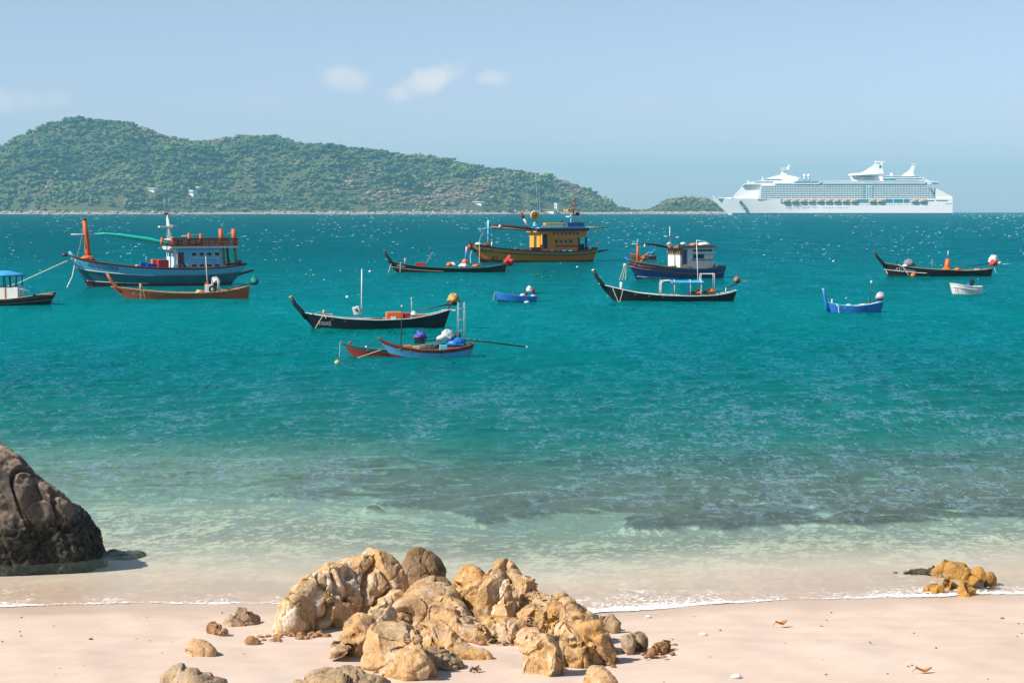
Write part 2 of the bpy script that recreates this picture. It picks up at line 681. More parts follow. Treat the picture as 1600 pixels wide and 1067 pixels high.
t = NT('sea_water')
depn = t.n.new('ShaderNodeAttribute'); depn.attribute_name = 'depth'
D = depn.outputs['Fac']
pos = t.mapping(1.0, 'Position')
big = t.noise(t.mapping((.016, .007, 1), 'Position', (0, 0, .15)), 1.0, 4, .55)
mid = t.noise(t.mapping((.055, .028, 1), 'Position', (0, 0, .1)), 1.0, 5, .6)
body = t.mix(t.ramp(D, .3, 1.9), (0.66, 0.92, 0.78), (0.016, 0.26, 0.25))
body = t.mix(t.ramp(D, 1.2, 3.4), body, (0.0002, 0.168, 0.168))
body = t.mix(t.ramp(D, 4.5, 8.0), body, (0.0001, 0.070, 0.082))
body = t.mix(t.ramp(big, .42, .68, 0, .45), body, (0.0002, 0.070, 0.078))
body = t.mix(t.ramp(mid, .56, .75, 0, .35), body, (0.002, 0.235, 0.245))
# wavelets: slope fields at several sizes added to the mesh normal
calm = t.ramp(D, 0.0, 1.0, .22, 1.0)
def slopes(sc, rot, amp, detail=3, rough=.6):
    n = t.n.new('ShaderNodeTexNoise')
    t.l.new(t.mapping(sc, 'Position', (0, 0, rot)), n.inputs['Vector'])
    n.inputs['Scale'].default_value = 1.0
    n.inputs['Detail'].default_value = detail
    n.inputs['Roughness'].default_value = rough
    s = t.n.new('ShaderNodeVectorMath'); s.operation = 'SUBTRACT'
    t.l.new(n.outputs['Color'], s.inputs[0]); s.inputs[1].default_value = (.5, .5, .5)
    m = t.n.new('ShaderNodeVectorMath'); m.operation = 'MULTIPLY'
    t.l.new(s.outputs[0], m.inputs[0]); m.inputs[1].default_value = (amp, amp * 1.25, 0)
    return m.outputs[0]
def vadd(a, b):
    n = t.n.new('ShaderNodeVectorMath'); n.operation = 'ADD'
    t.l.new(a, n.inputs[0]); t.l.new(b, n.inputs[1])
    return n.outputs[0]
gust = t.ramp(t.noise(t.mapping((.035, .012, 1), 'Position', (0, 0, .1)), 1.0, 3, .6), .36, .66, .45, 1.25)
sl = vadd(vadd(vadd(slopes((10, 5.5, 1), .12, 1.3, 2), slopes((5.0, 2.0, 1), .12, 1.4, 2)), slopes((2.2, .62, 1), .1, .95, 2)), vadd(slopes((.75, .17, 1), .08, .85, 2), slopes((.22, .045, 1), .06, .6, 2)))
calm = t.math('MULTIPLY', calm, gust)
sc_ = t.n.new('ShaderNodeVectorMath'); sc_.operation = 'SCALE'
t.l.new(sl, sc_.inputs[0]); t.l.new(calm, sc_.inputs['Scale'])
gn = t.n.new('ShaderNodeNewGeometry')
nn = t.n.new('ShaderNodeVectorMath'); nn.operation = 'NORMALIZE'
lee = t.n.new('ShaderNodeCombineXYZ')          # waves run ashore: their steeper faces look at the beach
t.l.new(t.ramp(D, 0.1, 1.5, -.05, -.20), lee.inputs[1])
t.l.new(vadd(vadd(gn.outputs['Normal'], lee.outputs[0]), sc_.outputs[0]), nn.inputs[0])
nrm = nn.outputs[0]
fr = t.n.new('ShaderNodeFresnel'); fr.inputs['IOR'].default_value = 1.33
t.l.new(nrm, fr.inputs['Normal'])
fac = t.math('MINIMUM', t.math('MULTIPLY', fr.outputs[0], t.math('MULTIPLY', t.ramp(D, .1, 1.1, .14, .85), t.ramp(D, 1.6, 3.0, 1.0, .68))), .58)
def expo(k, k2=0.0):
    e = t.math('ADD', t.math('MULTIPLY', D, -k), t.math('MULTIPLY', t.math('MULTIPLY', D, D), -k2))
    return t.math('POWER', 2.71828, e)
trn = expo(.12, .075)
dif = t.new('BsdfDiffuse', Color=body, Normal=nrm)
cc = t.n.new('ShaderNodeCombineColor')
t.l.new(expo(.40), cc.inputs[0]); t.l.new(expo(.035), cc.inputs[1]); t.l.new(expo(.06), cc.inputs[2])
tint = cc.outputs[0]
tra = t.new('BsdfTransparent', Color=tint)
glo = t.new('BsdfGlossy', Color=t.mix(t.ramp(D, .8, 4.0), (1, 1, 1), (.08, .76, .94)), Roughness=.07, Normal=nrm)
mx = t.n.new('ShaderNodeMixShader')
t.l.new(trn, mx.inputs[0]); t.l.new(dif.outputs[0], mx.inputs[1]); t.l.new(tra.outputs[0], mx.inputs[2])
# calmer troughs mirror the hulls
sg_ = t.n.new('ShaderNodeVectorMath'); sg_.operation = 'SCALE'
t.l.new(sc_.outputs[0], sg_.inputs[0]); sg_.inputs['Scale'].default_value = .10
nn2 = t.n.new('ShaderNodeVectorMath'); nn2.operation = 'NORMALIZE'
t.l.new(vadd(gn.outputs['Normal'], sg_.outputs[0]), nn2.inputs[0])
glo2 = t.new('BsdfGlossy', Color=(.04, .70, .78), Roughness=.05, Normal=nn2.outputs[0])
mx1 = t.n.new('ShaderNodeMixShader')
t.l.new(t.ramp(D, .8, 3.0, 0, .11), mx1.inputs[0]); t.l.new(mx.outputs[0], mx1.inputs[1]); t.l.new(glo2.outputs[0], mx1.inputs[2])
mx = mx1
mx2 = t.n.new('ShaderNodeMixShader')
t.l.new(fac, mx2.inputs[0]); t.l.new(mx.outputs[0], mx2.inputs[1]); t.l.new(glo.outputs[0], mx2.inputs[2])
M_SEA = t.done(mx2.outputs[0])
sea = grid_object('sea', np.stack([XX, YY, ZZ], -1).reshape(-1, 3), *XX.shape, M_SEA)
float_attr(sea, 'depth', dep)
tag(sea, kind='structure')


def sea_z(Y, X=0.0):
    return -(X * X + Y * Y) / (2 * RE)


# whitecaps: low broken crests, white foam on the far water
t = NT('foam')
M_FOAM = t.done(t.principled((0.50, 0.62, 0.66), .8, None, .2))
r_ = np.random.default_rng(21)
V, T = [], []
n_caps = 4600
for i in range(n_caps):
    k = r_.random()
    py = 335.2 + 75 * (r_.random() ** 2.6) if k < .9 else r_.uniform(400, 470)
    px = r_.uniform(-300, 1900)
    g = math.sin(px * .013 + py * .09) + math.sin(px * .031 - py * .05 + 2)
    if g < -.7 + r_.random() * 1.2:
        continue
    p = onz(px, py)
    if p.y > 4000 or p.y < 120:
        continue
    w = min(3.6, p.y * 0.0015) * (0.20 + .95 * r_.random() ** 2.2)
    if py > 400:
        w *= .55
    h = w * r_.uniform(.035, .065)
    dp = w * r_.uniform(.25, .5)
    n = 7
    a = r_.normal(0, .25)
    o = len(V)
    z0 = sea_z(p.y) + 0.02
    for j in range(n):
        s = j / (n - 1) * 2 - 1
        e = (1 - s * s) ** .7
        hz = h * e * (0.55 + .9 * r_.random())
        cx = s * w * .5
        cy = .25 * dp * s * s
        ca, sa = math.cos(a), math.sin(a)
        for (yy, zz) in ((-dp * .5 * e, -.08), (-dp * .12 * e, hz), (dp * .4 * e, -.08)):
            V.append((p.x + cx * ca - (cy + yy) * sa, p.y + cx * sa + (cy + yy) * ca, z0 + zz))
    for j in range(n - 1):
        for q in range(2):
            b0 = o + j * 3 + q
            T += [(b0, b0 + 3, b0 + 4), (b0, b0 + 4, b0 + 1)]
caps = tri_object('whitecaps', V, T, M_FOAM, True)
tag(caps, 'white breaking wave crests scattered over the far water', 'whitecaps', kind='stuff')

# swash foam along the water's edge
t = NT('swash_foam')
fa = t.n.new('ShaderNodeAttribute'); fa.attribute_name = 'edge'
f1 = t.noise(t.mapping((5, 9, 1), 'Position'), 1.0, 5, .65, .6)
f2 = t.noise(t.mapping((1.1, 1.1, 1), 'Position'), 1.0, 3, .6)
fv = t.n.new('ShaderNodeTexVoronoi'); fv.feature = 'DISTANCE_TO_EDGE'; fv.inputs['Scale'].default_value = 7.0
t.l.new(t.mapping((1, 1.6, 1), 'Position'), fv.inputs['Vector'])
lace = t.ramp(fv.outputs['Distance'], .02, .16, .55, -.25)
dens = t.math('ADD', t.math('ADD', fa.outputs['Fac'], t.math('MULTIPLY', t.math('SUBTRACT', f1, .5), 1.5)), t.math('MULTIPLY', t.math('SUBTRACT', f2, .5), 1.2))
dens = t.math('ADD', dens, t.math('MULTIPLY', lace, .6))
al = t.ramp(dens, .55, .95)
b_ = t.new('BsdfDiffuse', Color=(0.86, 0.85, 0.83))
tr_ = t.new('BsdfTransparent')
mx = t.n.new('ShaderNodeMixShader')
t.l.new(al, mx.inputs[0]); t.l.new(tr_.outputs[0], mx.inputs[1]); t.l.new(b_.outputs[0], mx.inputs[2])
M_SWASH = t.done(mx.outputs[0])
xs = np.linspace(-9.5, 11.0, 900)
prof = [(-.10, .0), (-.03, 1.0), (.06, 1.05), (.22, .55), (.55, .36), (1.1, .25), (1.9, .1)]
patch = .42 + .30 * np.sin(xs * .9 + .6) + .22 * np.sin(xs * 2.1)
patch = patch - .9 * (1 - sstep(-4.0, -1.0, xs)) - .25 * sstep(3.2, 4.5, xs)
patch += 1.1 * np.exp(-((xs - 2.15) / .75) ** 2) + .45 * np.exp(-((xs - 7.2) / 1.2) ** 2) + 1.0 * np.exp(-((xs + 8.3) / .6) ** 2)
wig = .05 * np.sin(xs * 1.7) + .035 * np.sin(xs * 4.1 + 1) + .02 * np.sin(xs * 9.3)
V, ed = [], []
for (o_, e_) in prof:
    yy = shore(xs) + wig - .10 + o_ * (0.7 + .5 * np.clip(patch, 0, 1.6))
    zz = np.maximum(ground_z(xs, yy), 0.012 + np.where(o_ > .5, .03, 0)) + .012
    V.append(np.stack([xs, yy, zz], -1))
    ed.append(e_ * (0.70 + .45 * np.clip(patch, -.3, 1.3)) + (-.05))
foam = grid_object('shore_foam', np.concatenate(V), len(prof), len(xs), M_SWASH)
float_attr(foam, 'edge', np.concatenate(ed))
tag(foam, 'thin white lace of foam along the edge of the sand', 'foam', kind='stuff')
# ------------------------------------------------------------------ wooded headland across the bay
RIDGE = np.array([(-700, 262), (-400, 246), (-250, 252), (-120, 262), (-40, 248), (0, 234), (30, 215), (75, 196), (110, 189), (130, 188), (160, 193), (190, 197),
                  (225, 200), (265, 214), (310, 222), (350, 217), (390, 215), (430, 214), (470, 225), (520, 229), (570, 232), (620, 241),
                  (680, 249), (740, 259), (800, 266), (850, 274), (890, 286), (920, 301), (945, 314), (970, 322), (990, 327), (1005, 328),
                  (1022, 322), (1040, 315), (1060, 310), (1080, 309), (1100, 312), (1114, 317), (1126, 325), (1140, 333), (1150, 338)], float)
YF, YRG, YB = 3500.0, 3950.0, 4500.0      # shore, ridge, back of the headland


def ridge_z(px):
    py = np.interp(px, RIDGE[:, 0], RIDGE[:, 1])
    return H + (Y0 - py) / F * YRG - 3.5


r_ = np.random.default_rng(77)
_hw = [(math.exp(r_.uniform(math.log(60), math.log(420))), r_.uniform(0, 6.28), r_.uniform(0, 6.28)) for _ in range(16)]


def hill_z(x, y):
    px = 800 + x / YRG * F
    rz = ridge_z(px)
    # the front shore bends: small bays and points
    yf = YF + 60 * np.sin(x * .004 + 1) + 35 * np.sin(x * .011)
    s = np.clip((y - yf) / (YRG - yf), -.2, 1)
    b = np.clip((y - YRG) / (YB - YRG), 0, 1)
    up = np.where(s < 0, s * .15, np.sign(s) * np.abs(s) ** .82)
    z = rz * up * (1 - b ** 1.5)
    nz = 0
    for lam, th, ph in _hw:
        nz = nz + lam * .045 * np.sin(2 * math.pi / lam * (math.cos(th) * x + math.sin(th) * y) + ph)
    side = np.clip(s, 0, 1) * (1 - np.clip(s, 0, 1) ** 3) * np.clip(rz / 60, 0, 1)
    z = z + nz * 1.25 * side
    return np.where((s < .03), np.minimum(z, 3.5), np.maximum(z, 1.5 * np.clip(s * 20, 0, 1))) - 0.9


xs = np.linspace(-2000, 460, 420)
yv = np.linspace(YF - 120, YB, 120)
YY, XX = np.meshgrid(yv, xs, indexing='ij')
ZZ = hill_z(XX, YY)
t = NT('hill_ground')
pos = t.mapping(1.0, 'Position')
n1 = t.noise(pos, .02, 6, .6)
n2 = t.noise(pos, .15, 4, .6)
sep = t.n.new('ShaderNodeSeparateXYZ'); t.l.new(pos, sep.inputs[0])
c = t.mix(t.ramp(n1, .35, .65), (0.11, 0.105, 0.05), (0.06, 0.08, 0.03))
c = t.mix(t.ramp(n2, .55, .72, 0, .4), c, (0.24, 0.17, 0.11))
low = t.ramp(t.math('ADD', sep.outputs[2], t.math('MULTIPLY', n2, 5.0)), 3.5, 6.5, 1.0, 0.0)
c = t.mix(low, c, (0.42, 0.33, 0.26))
M_HILL = t.done(t.principled(c, .9, t.bump(n2, .5, 2.0), .1))
hill = grid_object('hill', np.stack([XX, YY, ZZ], -1).reshape(-1, 3), *XX.shape, M_HILL)
tag(hill, kind='structure')

# forest: thousands of crowns read as one mass
t = NT('forest_leaves')
ca = t.n.new('ShaderNodeAttribute'); ca.attribute_name = 'tone'
n1 = t.noise(t.mapping(.42, 'Position'), 1.0, 4, .7)
c = t.mix(t.ramp(n1, .38, .70, 0, .5), ca.outputs['Color'], (0.03, 0.042, 0.018))
M_FOREST = t.done(t.principled(c, .85, t.bump(n1, .6, .6), .12))


def ico(sub):
    bm = bmesh.new()
    bmesh.ops.create_icosphere(bm, subdivisions=sub, radius=1.0)
    V = np.array([v.co[:] for v in bm.verts])
    T = np.array([[v.index for v in f.verts] for f in bm.faces])
    bm.free()
    return V, T


I0V, I0T = ico(1)
I1V, I1T = I0V, I0T
I2V, I2T = ico(2)
protos = []
for k in range(10):
    r2 = np.random.default_rng(100 + k)
    Vs, Ts, o = [], [], 0
    nl = 8 if k < 7 else 5
    for j in range(nl):
        v = I0V * (1 + r2.normal(0, .24, (len(I0V), 1))) if j % 2 else I1V * (1 + r2.normal(0, .22, (len(I1V), 1)))
        a = 2 * math.pi * j / (nl - 1) * 1.7 + r2.uniform(0, .9)
        R = r2.uniform(.3, .72) if j else 0
        cz = r2.uniform(-.25, .35) if j else .25
        sc = r2.uniform(.26, .52)
        if k >= 7:                         # tall narrow crowns
            cz, R, sc = -.3 + .42 * j, .12, .5 - .07 * j
        v = v * sc * np.array([1, 1, .85]) + np.array([R * math.cos(a), R * math.sin(a), cz])
        Vs.append(v); Ts.append((I0T if j % 2 else I1T) + o); o += len(v)
    protos.append((np.concatenate(Vs), np.concatenate(Ts)))
TONES = np.array([(0.095, 0.135, 0.042), (0.13, 0.17, 0.058), (0.185, 0.205, 0.072), (0.055, 0.09, 0.038), (0.25, 0.215, 0.095),
                  (0.31, 0.215, 0.13), (0.38, 0.275, 0.20)])
# clearings: bare red earth and terraces (pixel column, row, half-width, half-height)
CLEAR = [(232, 299, 20, 8), (160, 317, 10, 8), (190, 312, 6, 10), (302, 300, 12, 6), (745, 320, 17, 7), (560, 322, 10, 5), (470, 309, 14, 3),
         (945, 308, 9, 5), (860, 322, 26, 6), (720, 318, 8, 6), (92, 318, 6, 5)]


def project(x, y, z):
    cp, sp = math.cos(PITCH), math.sin(PITCH)
    dz = z - H
    fwd = y * cp - dz * sp
    upc = y * sp + dz * cp
    return 800 + F * x / fwd, 533.5 - F * upc / fwd


r_ = np.random.default_rng(9)
Vs, Ts, Cs, o, n_tree = [], [], [], 0, 0
gx = np.arange(-1500, 452, 8.6)
gy = np.concatenate([np.arange(YF - 70, YRG + 6, 13.0), np.arange(YRG + 16, YRG + 60, 16)])
for y in gy:
    for x in gx:
        xx, yy = x + r_.normal(0, 3.2), y + r_.normal(0, 4.0)
        z = float(hill_z(np.array(xx), np.array(yy)))
        if z < 2.2:
            continue
        px, py = project(xx, yy, z + 2)
        if px < -160:
            continue
        skip = False
        for (a, b, ra, rb_) in CLEAR:
            if ((px - a) / ra) ** 2 + ((py - b) / rb_) ** 2 < 1 + r_.normal(0, .25):
                skip = True
                break
        if skip or r_.random() < .05:
            continue
        nz = 1.5 * noise.noise(Vector((xx * .006, yy * .006, 3.3))) + 1.0 * noise.noise(Vector((xx * .02, yy * .02, 8.8)))
        # a bleached, dry patch below the summit
        dryp = math.exp(-((px - 205) / 55) ** 2 - ((py - 222) / 30) ** 2) + .7 * math.exp(-((px - 690) / 140) ** 2 - ((py - 312) / 14) ** 2)
        q = .33 + .46 * r_.random() + nz * .62 + dryp * .5
        if q > 1.12:
            tone = TONES[6 if r_.random() < .5 else 5]
        elif q > .88:
            tone = TONES[4 if r_.random() < .6 else 5]
        elif q > .45:
            tone = TONES[1 + (r_.random() < .45)]
        else:
            tone = TONES[0 if r_.random() < .6 else 3]
        tone = tone * r_.uniform(.8, 1.2)
        rad = (r_.uniform(4.0, 8.5) if r_.random() < .85 else r_.uniform(8.5, 13)) * (0.78 if q > .88 else 1)
        if z < 12:
            rad *= .7
        if 955 < px < 1035:
            rad *= .6
        pv, pt = protos[int(r_.integers(0, 7)) if z < 60 or r_.random() < .97 else int(r_.integers(0, 7))]
        a = r_.uniform(0, 6.28)
        ca_, sa_ = math.cos(a), math.sin(a)
        v = np.stack([pv[:, 0] * ca_ - pv[:, 1] * sa_, pv[:, 0] * sa_ + pv[:, 1] * ca_, pv[:, 2] * r_.uniform(.55, .85)], -1) * rad
        v = v + np.array([xx, yy, z + rad * .45])
        Vs.append(v); Ts.append(pt + o); o += len(v); n_tree += 1
        Cs.append(np.tile(np.append(tone, 1.0), (len(v), 1)))
forest = tri_object('forest', np.concatenate(Vs), np.concatenate(Ts), M_FOREST, True)
color_attr(forest, 'tone', np.concatenate(Cs))
tag(forest, 'dense green and dry brown forest covering the headland', 'forest', kind='stuff')

# trees that stand out on the skyline
M_BARK = plain('bark', (0.14, 0.10, 0.07), .9, .1)
SKY_TREES = [(126, 8.0, 9.5, 0, 'dark round-topped tree crowning the highest point of the headland'),
             (152, 7.0, 7.5, 0, 'round dark tree just off the summit, before the bare slope'),
             (37, 5.0, 8.0, 1, 'pointed dark tree on the ridge near the picture edge'),
             (186, 4.2, 5.5, 0, 'small lone tree on the bare skyline after the summit'),
             (431, 8.0, 7.0, 0, 'dense dark tree on the last rise of the second ridge hump'),
             (1087, 6.0, 4.0, 0, 'green tree on top of the small end knoll by the ship')]
for i, (px, rad, ht, kind, lab) in enumerate(SKY_TREES):
    x = (px - 800) / F * YRG
    z = float(hill_z(np.array(x), np.array(YRG)))
    ht *= .42
    root = thing('skyline_tree', lab, 'tree', (x, YRG - 4, z + .5), 0, 'trees standing out on the headland skyline')
    MB().tube([(0, 0, -1.5), (.2, .1, ht * .45), (.1, 0, ht * .95)], .45, 7, .22).build('trunk', M_BARK, root, True)
    r2 = np.random.default_rng(300 + i)
    Vs, Ts, o = [], [], 0
    for j in range(9):
        v = I2V * (1 + r2.normal(0, .13, (len(I2V), 1)))
        a = r2.uniform(0, 6.28)
        if kind == 1:
            c_ = np.array([0, 0, ht * .3 + j * ht * .15]); s_ = rad * (.62 - .055 * j)
        else:
            c_ = np.array([rad * .55 * math.cos(a), rad * .4 * math.sin(a), ht * .5 + r2.uniform(-.3, .35) * rad]); s_ = rad * r2.uniform(.30, .5)
        Vs.append(v * s_ + c_); Ts.append(I2T + o); o += len(v)
    cr = tri_object('crown', np.concatenate(Vs), np.concatenate(Ts), M_FOREST, False)
    tn = TONES[5] if 'bare' in lab and 'pale' in lab else TONES[3 if i % 2 == 0 else 0]
    color_attr(cr, 'tone', np.tile(np.append(tn, 1.0), (o, 1)))
    cr.parent = root

# pale boulders along the headland's foot
t = NT('shore_rock')
n1 = t.noise(t.mapping(.35, 'Position'), 1.0, 5, .6)
c = t.mix(t.ramp(n1, .35, .65), (0.30, 0.24, 0.20), (0.55, 0.47, 0.41))
M_SHORE = t.done(t.principled(c, .9, t.bump(n1, .6, .5), .1))
Vs, Ts, o = [], [], 0
r_ = np.random.default_rng(31)
for i in range(1500):
    px = r_.uniform(-120, 1141)
    x = (px - 800) / F * (YF)
    # find the shore line at this column
    yy = YF - 110
    while float(hill_z(np.array(x), np.array(yy))) < .2 and yy < YF + 420:
        yy += 6
    dens = .45 + .4 * math.sin(px * .031) + .35 * math.sin(px * .011 + 1) + (.5 if px > 960 or 830 < px < 890 else 0)
    if r_.random() > dens:
        continue
    s_ = r_.uniform(1.2, 3.2) * (1.35 if px > 1000 else 1)
    v = I1V * (1 + r_.normal(0, .14, (len(I1V), 1))) * s_ * np.array([1.3, 1.0, .62])
    yy += r_.uniform(-4, 9)
    Vs.append(v + np.array([x, yy, max(-.2, float(hill_z(np.array(x), np.array(yy)))) + .3])); Ts.append(I1T + o); o += len(v)
tag(tri_object('shore_rocks', np.concatenate(Vs), np.concatenate(Ts), M_SHORE, False),
    'pale boulders strewn along the foot of the headland', 'rocks', kind='stuff')

# houses on the headland
M_WWALL = plain('white_plaster', (0.80, 0.79, 0.76), .8)
M_ROOFR = plain('house_roof', (0.30, 0.17, 0.12), .8)
M_ROOFW = plain('pale_roof', (0.62, 0.60, 0.58), .7)
M_GLS = glass_pane()


def house(px, py, w, h, d, roof, label, n_win=3, flat=False, rot=0.0):
    # find the slope point seen in this direction
    best, Yb = 1e9, YF
    for Y in np.arange(YF - 20, YRG, 5.0):
        p = at(px, py, Y)
        e = abs(float(hill_z(np.array(p.x), np.array(Y))) - p.z)
        if e < best:
            best, Yb = e, Y
    p = at(px, py, Yb)
    root = thing('hillside_house', label, 'house', (p.x, Yb - 4, p.z), rot - .65, 'houses on the headland')
    MB().box(-w / 2, w / 2, 0, d, -4, h).build('wall', M_WWALL, root)
    m = MB()
    if flat:
        m.box(-w / 2 - .8, w / 2 + .8, -.8, d + .8, h + .004, h + .6)
    else:
        m.prism([(-w / 2 - .9, h - .1), (w / 2 + .9, h - .1), (w / 2 - w * .12, h + h * .42), (-w / 2 + w * .12, h + h * .42)], -.9, d + .9)
    m.build('roof', roof, root)
    for k in range(n_win):
        x0 = -w / 2 + w * (k + .5) / n_win
        fr_ = MB().box(x0 - w * .13, x0 + w * .13, -.12, 0.05, h * .28, h * .8).build('window', M_WWALL, root)
        MB().box(x0 - w * .11, x0 + w * .11, -.16, -.121, h * .32, h * .76).build('pane', M_GLS, fr_)


house(299, 305, 14, 8.5, 10, M_WWALL, 'white two-storey house on the wooded slope below the ridge dip', 3, True, -.2)
house(310, 299, 12, 6, 9, M_ROOFW, 'white house with pale roof just uphill of the white two-storey house', 2, False, .15)
house(236, 298, 17, 3.2, 8, M_ROOFW, 'long low pale building on the bare terrace below the summit', 4)
house(745, 319, 20, 3.2, 9, M_ROOFW, 'low pale-roofed building on a terrace above the far shore', 4)
house(941, 311, 9, 5, 8, M_WWALL, 'white villa at the low right end of the headland', 3, True)
house(951, 314, 8, 4, 7, M_ROOFW, 'small pale villa beside the white villa at the low end', 2)
house(868, 328, 6, 12, 6, M_WWALL, 'slim white tower on the shore behind the yellow trawler', 1, True)
house(100, 327, 15, 4, 8, M_ROOFW, 'pale beach house at the foot of the summit', 3)
house(856, 331, 26, 3.0, 10, M_ROOFR, 'long beach building beside the slim white tower', 5)

# ------------------------------------------------------------------ haze over the bay
haze_top = 235.0
hz = MB().box(-5200, 5200, -60, 10900, -20.0, haze_top).build('haze', None)
tm = bpy.data.materials.new('haze_air')
tm.use_nodes = True
tm.node_tree.nodes.clear()
ho = tm.node_tree.nodes.new('ShaderNodeOutputMaterial')
hv = tm.node_tree.nodes.new('ShaderNodeVolumePrincipled')
hv.inputs['Color'].default_value = (0.29, 0.78, 1.0, 1)
hv.inputs['Density'].default_value = 0.00011
hv.inputs['Anisotropy'].default_value = 0.0
tm.node_tree.links.new(hv.outputs[0], ho.inputs['Volume'])
hz.data.materials.append(tm)
tag(hz, 'thin blue sea haze over the whole bay', 'haze', kind='stuff')
# ------------------------------------------------------------------ rocks
def rock_material(name, base, warm, pale, dark, pale_amt=.35, dark_amt=.35, warm_amt=.6, bump=.75, scale=1.0):
    t = NT(name)
    p = t.mapping(1.0, 'Position')
    g = t.n.new('ShaderNodeNewGeometry')
    sep = t.n.new('ShaderNodeSeparateXYZ'); t.l.new(g.outputs['Normal'], sep.inputs[0])
    n1 = t.noise(p, 2.0 * scale, 5, .6, .6)
    n1b = t.noise(t.mapping(1.0, 'Position', (0, 0, 0), (7, 3, 5)), 1.5 * scale, 5, .62, .5)
    n2 = t.noise(p, 6.0 * scale, 6, .68)
    n3 = t.noise(t.mapping((11, 11, 2.4), 'Position', (.15, .3, 0)), scale, 5, .65, .7)
    n4 = t.noise(p, 34.0 * scale, 5, .7)
    c = t.mix(t.ramp(n1, .36, .62, 0, warm_amt), base, warm)
    c = t.mix(t.ramp(n2, .34, .52, dark_amt, 0), c, dark)
    # iron stains and grey lichen in irregular blotches
    n5 = t.noise(t.mapping(1.0, 'Position', (0, 0, 0), (2, 9, 4)), 3.4 * scale, 6, .7, .8)
    c = t.mix(t.ramp(n5, .54, .66, 0, .5), c, tuple(.5 * a + .5 * b for a, b in zip(dark, (.22, .19, .16))))
    # salt and guano: pale washes running down the faces
    c = t.mix(t.ramp(t.math('ADD', n3, t.math('MULTIPLY', n1b, .9)), .92, 1.18, 0, pale_amt), c, pale)
    # weathered grey-brown crust, mostly on upward faces
    crust = t.ramp(t.math('ADD', t.math('MULTIPLY', sep.outputs[2], .8), t.math('MULTIPLY', t.math('SUBTRACT', n1b, .5), 2.4)), .55, 1.0, 0, .45)
    c = t.mix(crust, c, tuple(.35 * a + .65 * b for a, b in zip(base, (.30, .23, .165))))
    c = t.mix(t.ramp(n4, .56, .70, 0, .34), c, dark)
    c = t.mix(t.ramp(n4, .30, .42, .3, 0), c, pale)
    h = t.math('ADD', t.math('MULTIPLY', n4, .5), t.math('ADD', t.math('MULTIPLY', n2, .7), t.math('MULTIPLY', n3, .8)))
    return t.done(t.principled(c, .88, t.bump(h, bump, .06), .15))


OCHRE = rock_material('ochre_rock', (0.56, 0.335, 0.15), (0.62, 0.33, 0.09), (0.74, 0.63, 0.49), (0.13, 0.072, 0.032), .6, .6, .75)
TAN = rock_material('tan_rock', (0.54, 0.345, 0.185), (0.60, 0.345, 0.13), (0.72, 0.62, 0.49), (0.12, 0.07, 0.035), .6, .6)
BROWN = rock_material('brown_rock', (0.20, 0.125, 0.065), (0.28, 0.165, 0.07), (0.42, 0.34, 0.25), (0.06, 0.035, 0.018), .3, .55)
GREYR = rock_material('grey_rock', (0.42, 0.30, 0.19), (0.46, 0.295, 0.14), (0.52, 0.46, 0.39), (0.13, 0.09, 0.055), .45, .4, .4)
PALEO = rock_material('pale_rock', (0.60, 0.395, 0.215), (0.64, 0.37, 0.13), (0.80, 0.72, 0.61), (0.17, 0.095, 0.045), .85, .55)
REDR = rock_material('red_rock', (0.36, 0.19, 0.10), (0.42, 0.24, 0.10), (0.55, 0.44, 0.33), (0.13, 0.06, 0.03), .3, .45)


def remesh(V, T, voxel):
    me = bpy.data.meshes.new('tmp')
    me.from_pydata([tuple(v) for v in V], [], [tuple(int(i) for i in f) for f in T])
    o = bpy.data.objects.new('tmp', me)
    COL.objects.link(o)
    m = o.modifiers.new('r', 'REMESH')
    m.mode = 'VOXEL'
    m.voxel_size = voxel
    dg = bpy.context.evaluated_depsgraph_get()
    out = bpy.data.meshes.new_from_object(o.evaluated_get(dg))
    bpy.data.objects.remove(o)
    bpy.data.meshes.remove(me)
    return out


I3V, I3T = ico(3)


def ssign(a, p):
    return np.sign(a) * np.abs(a) ** p


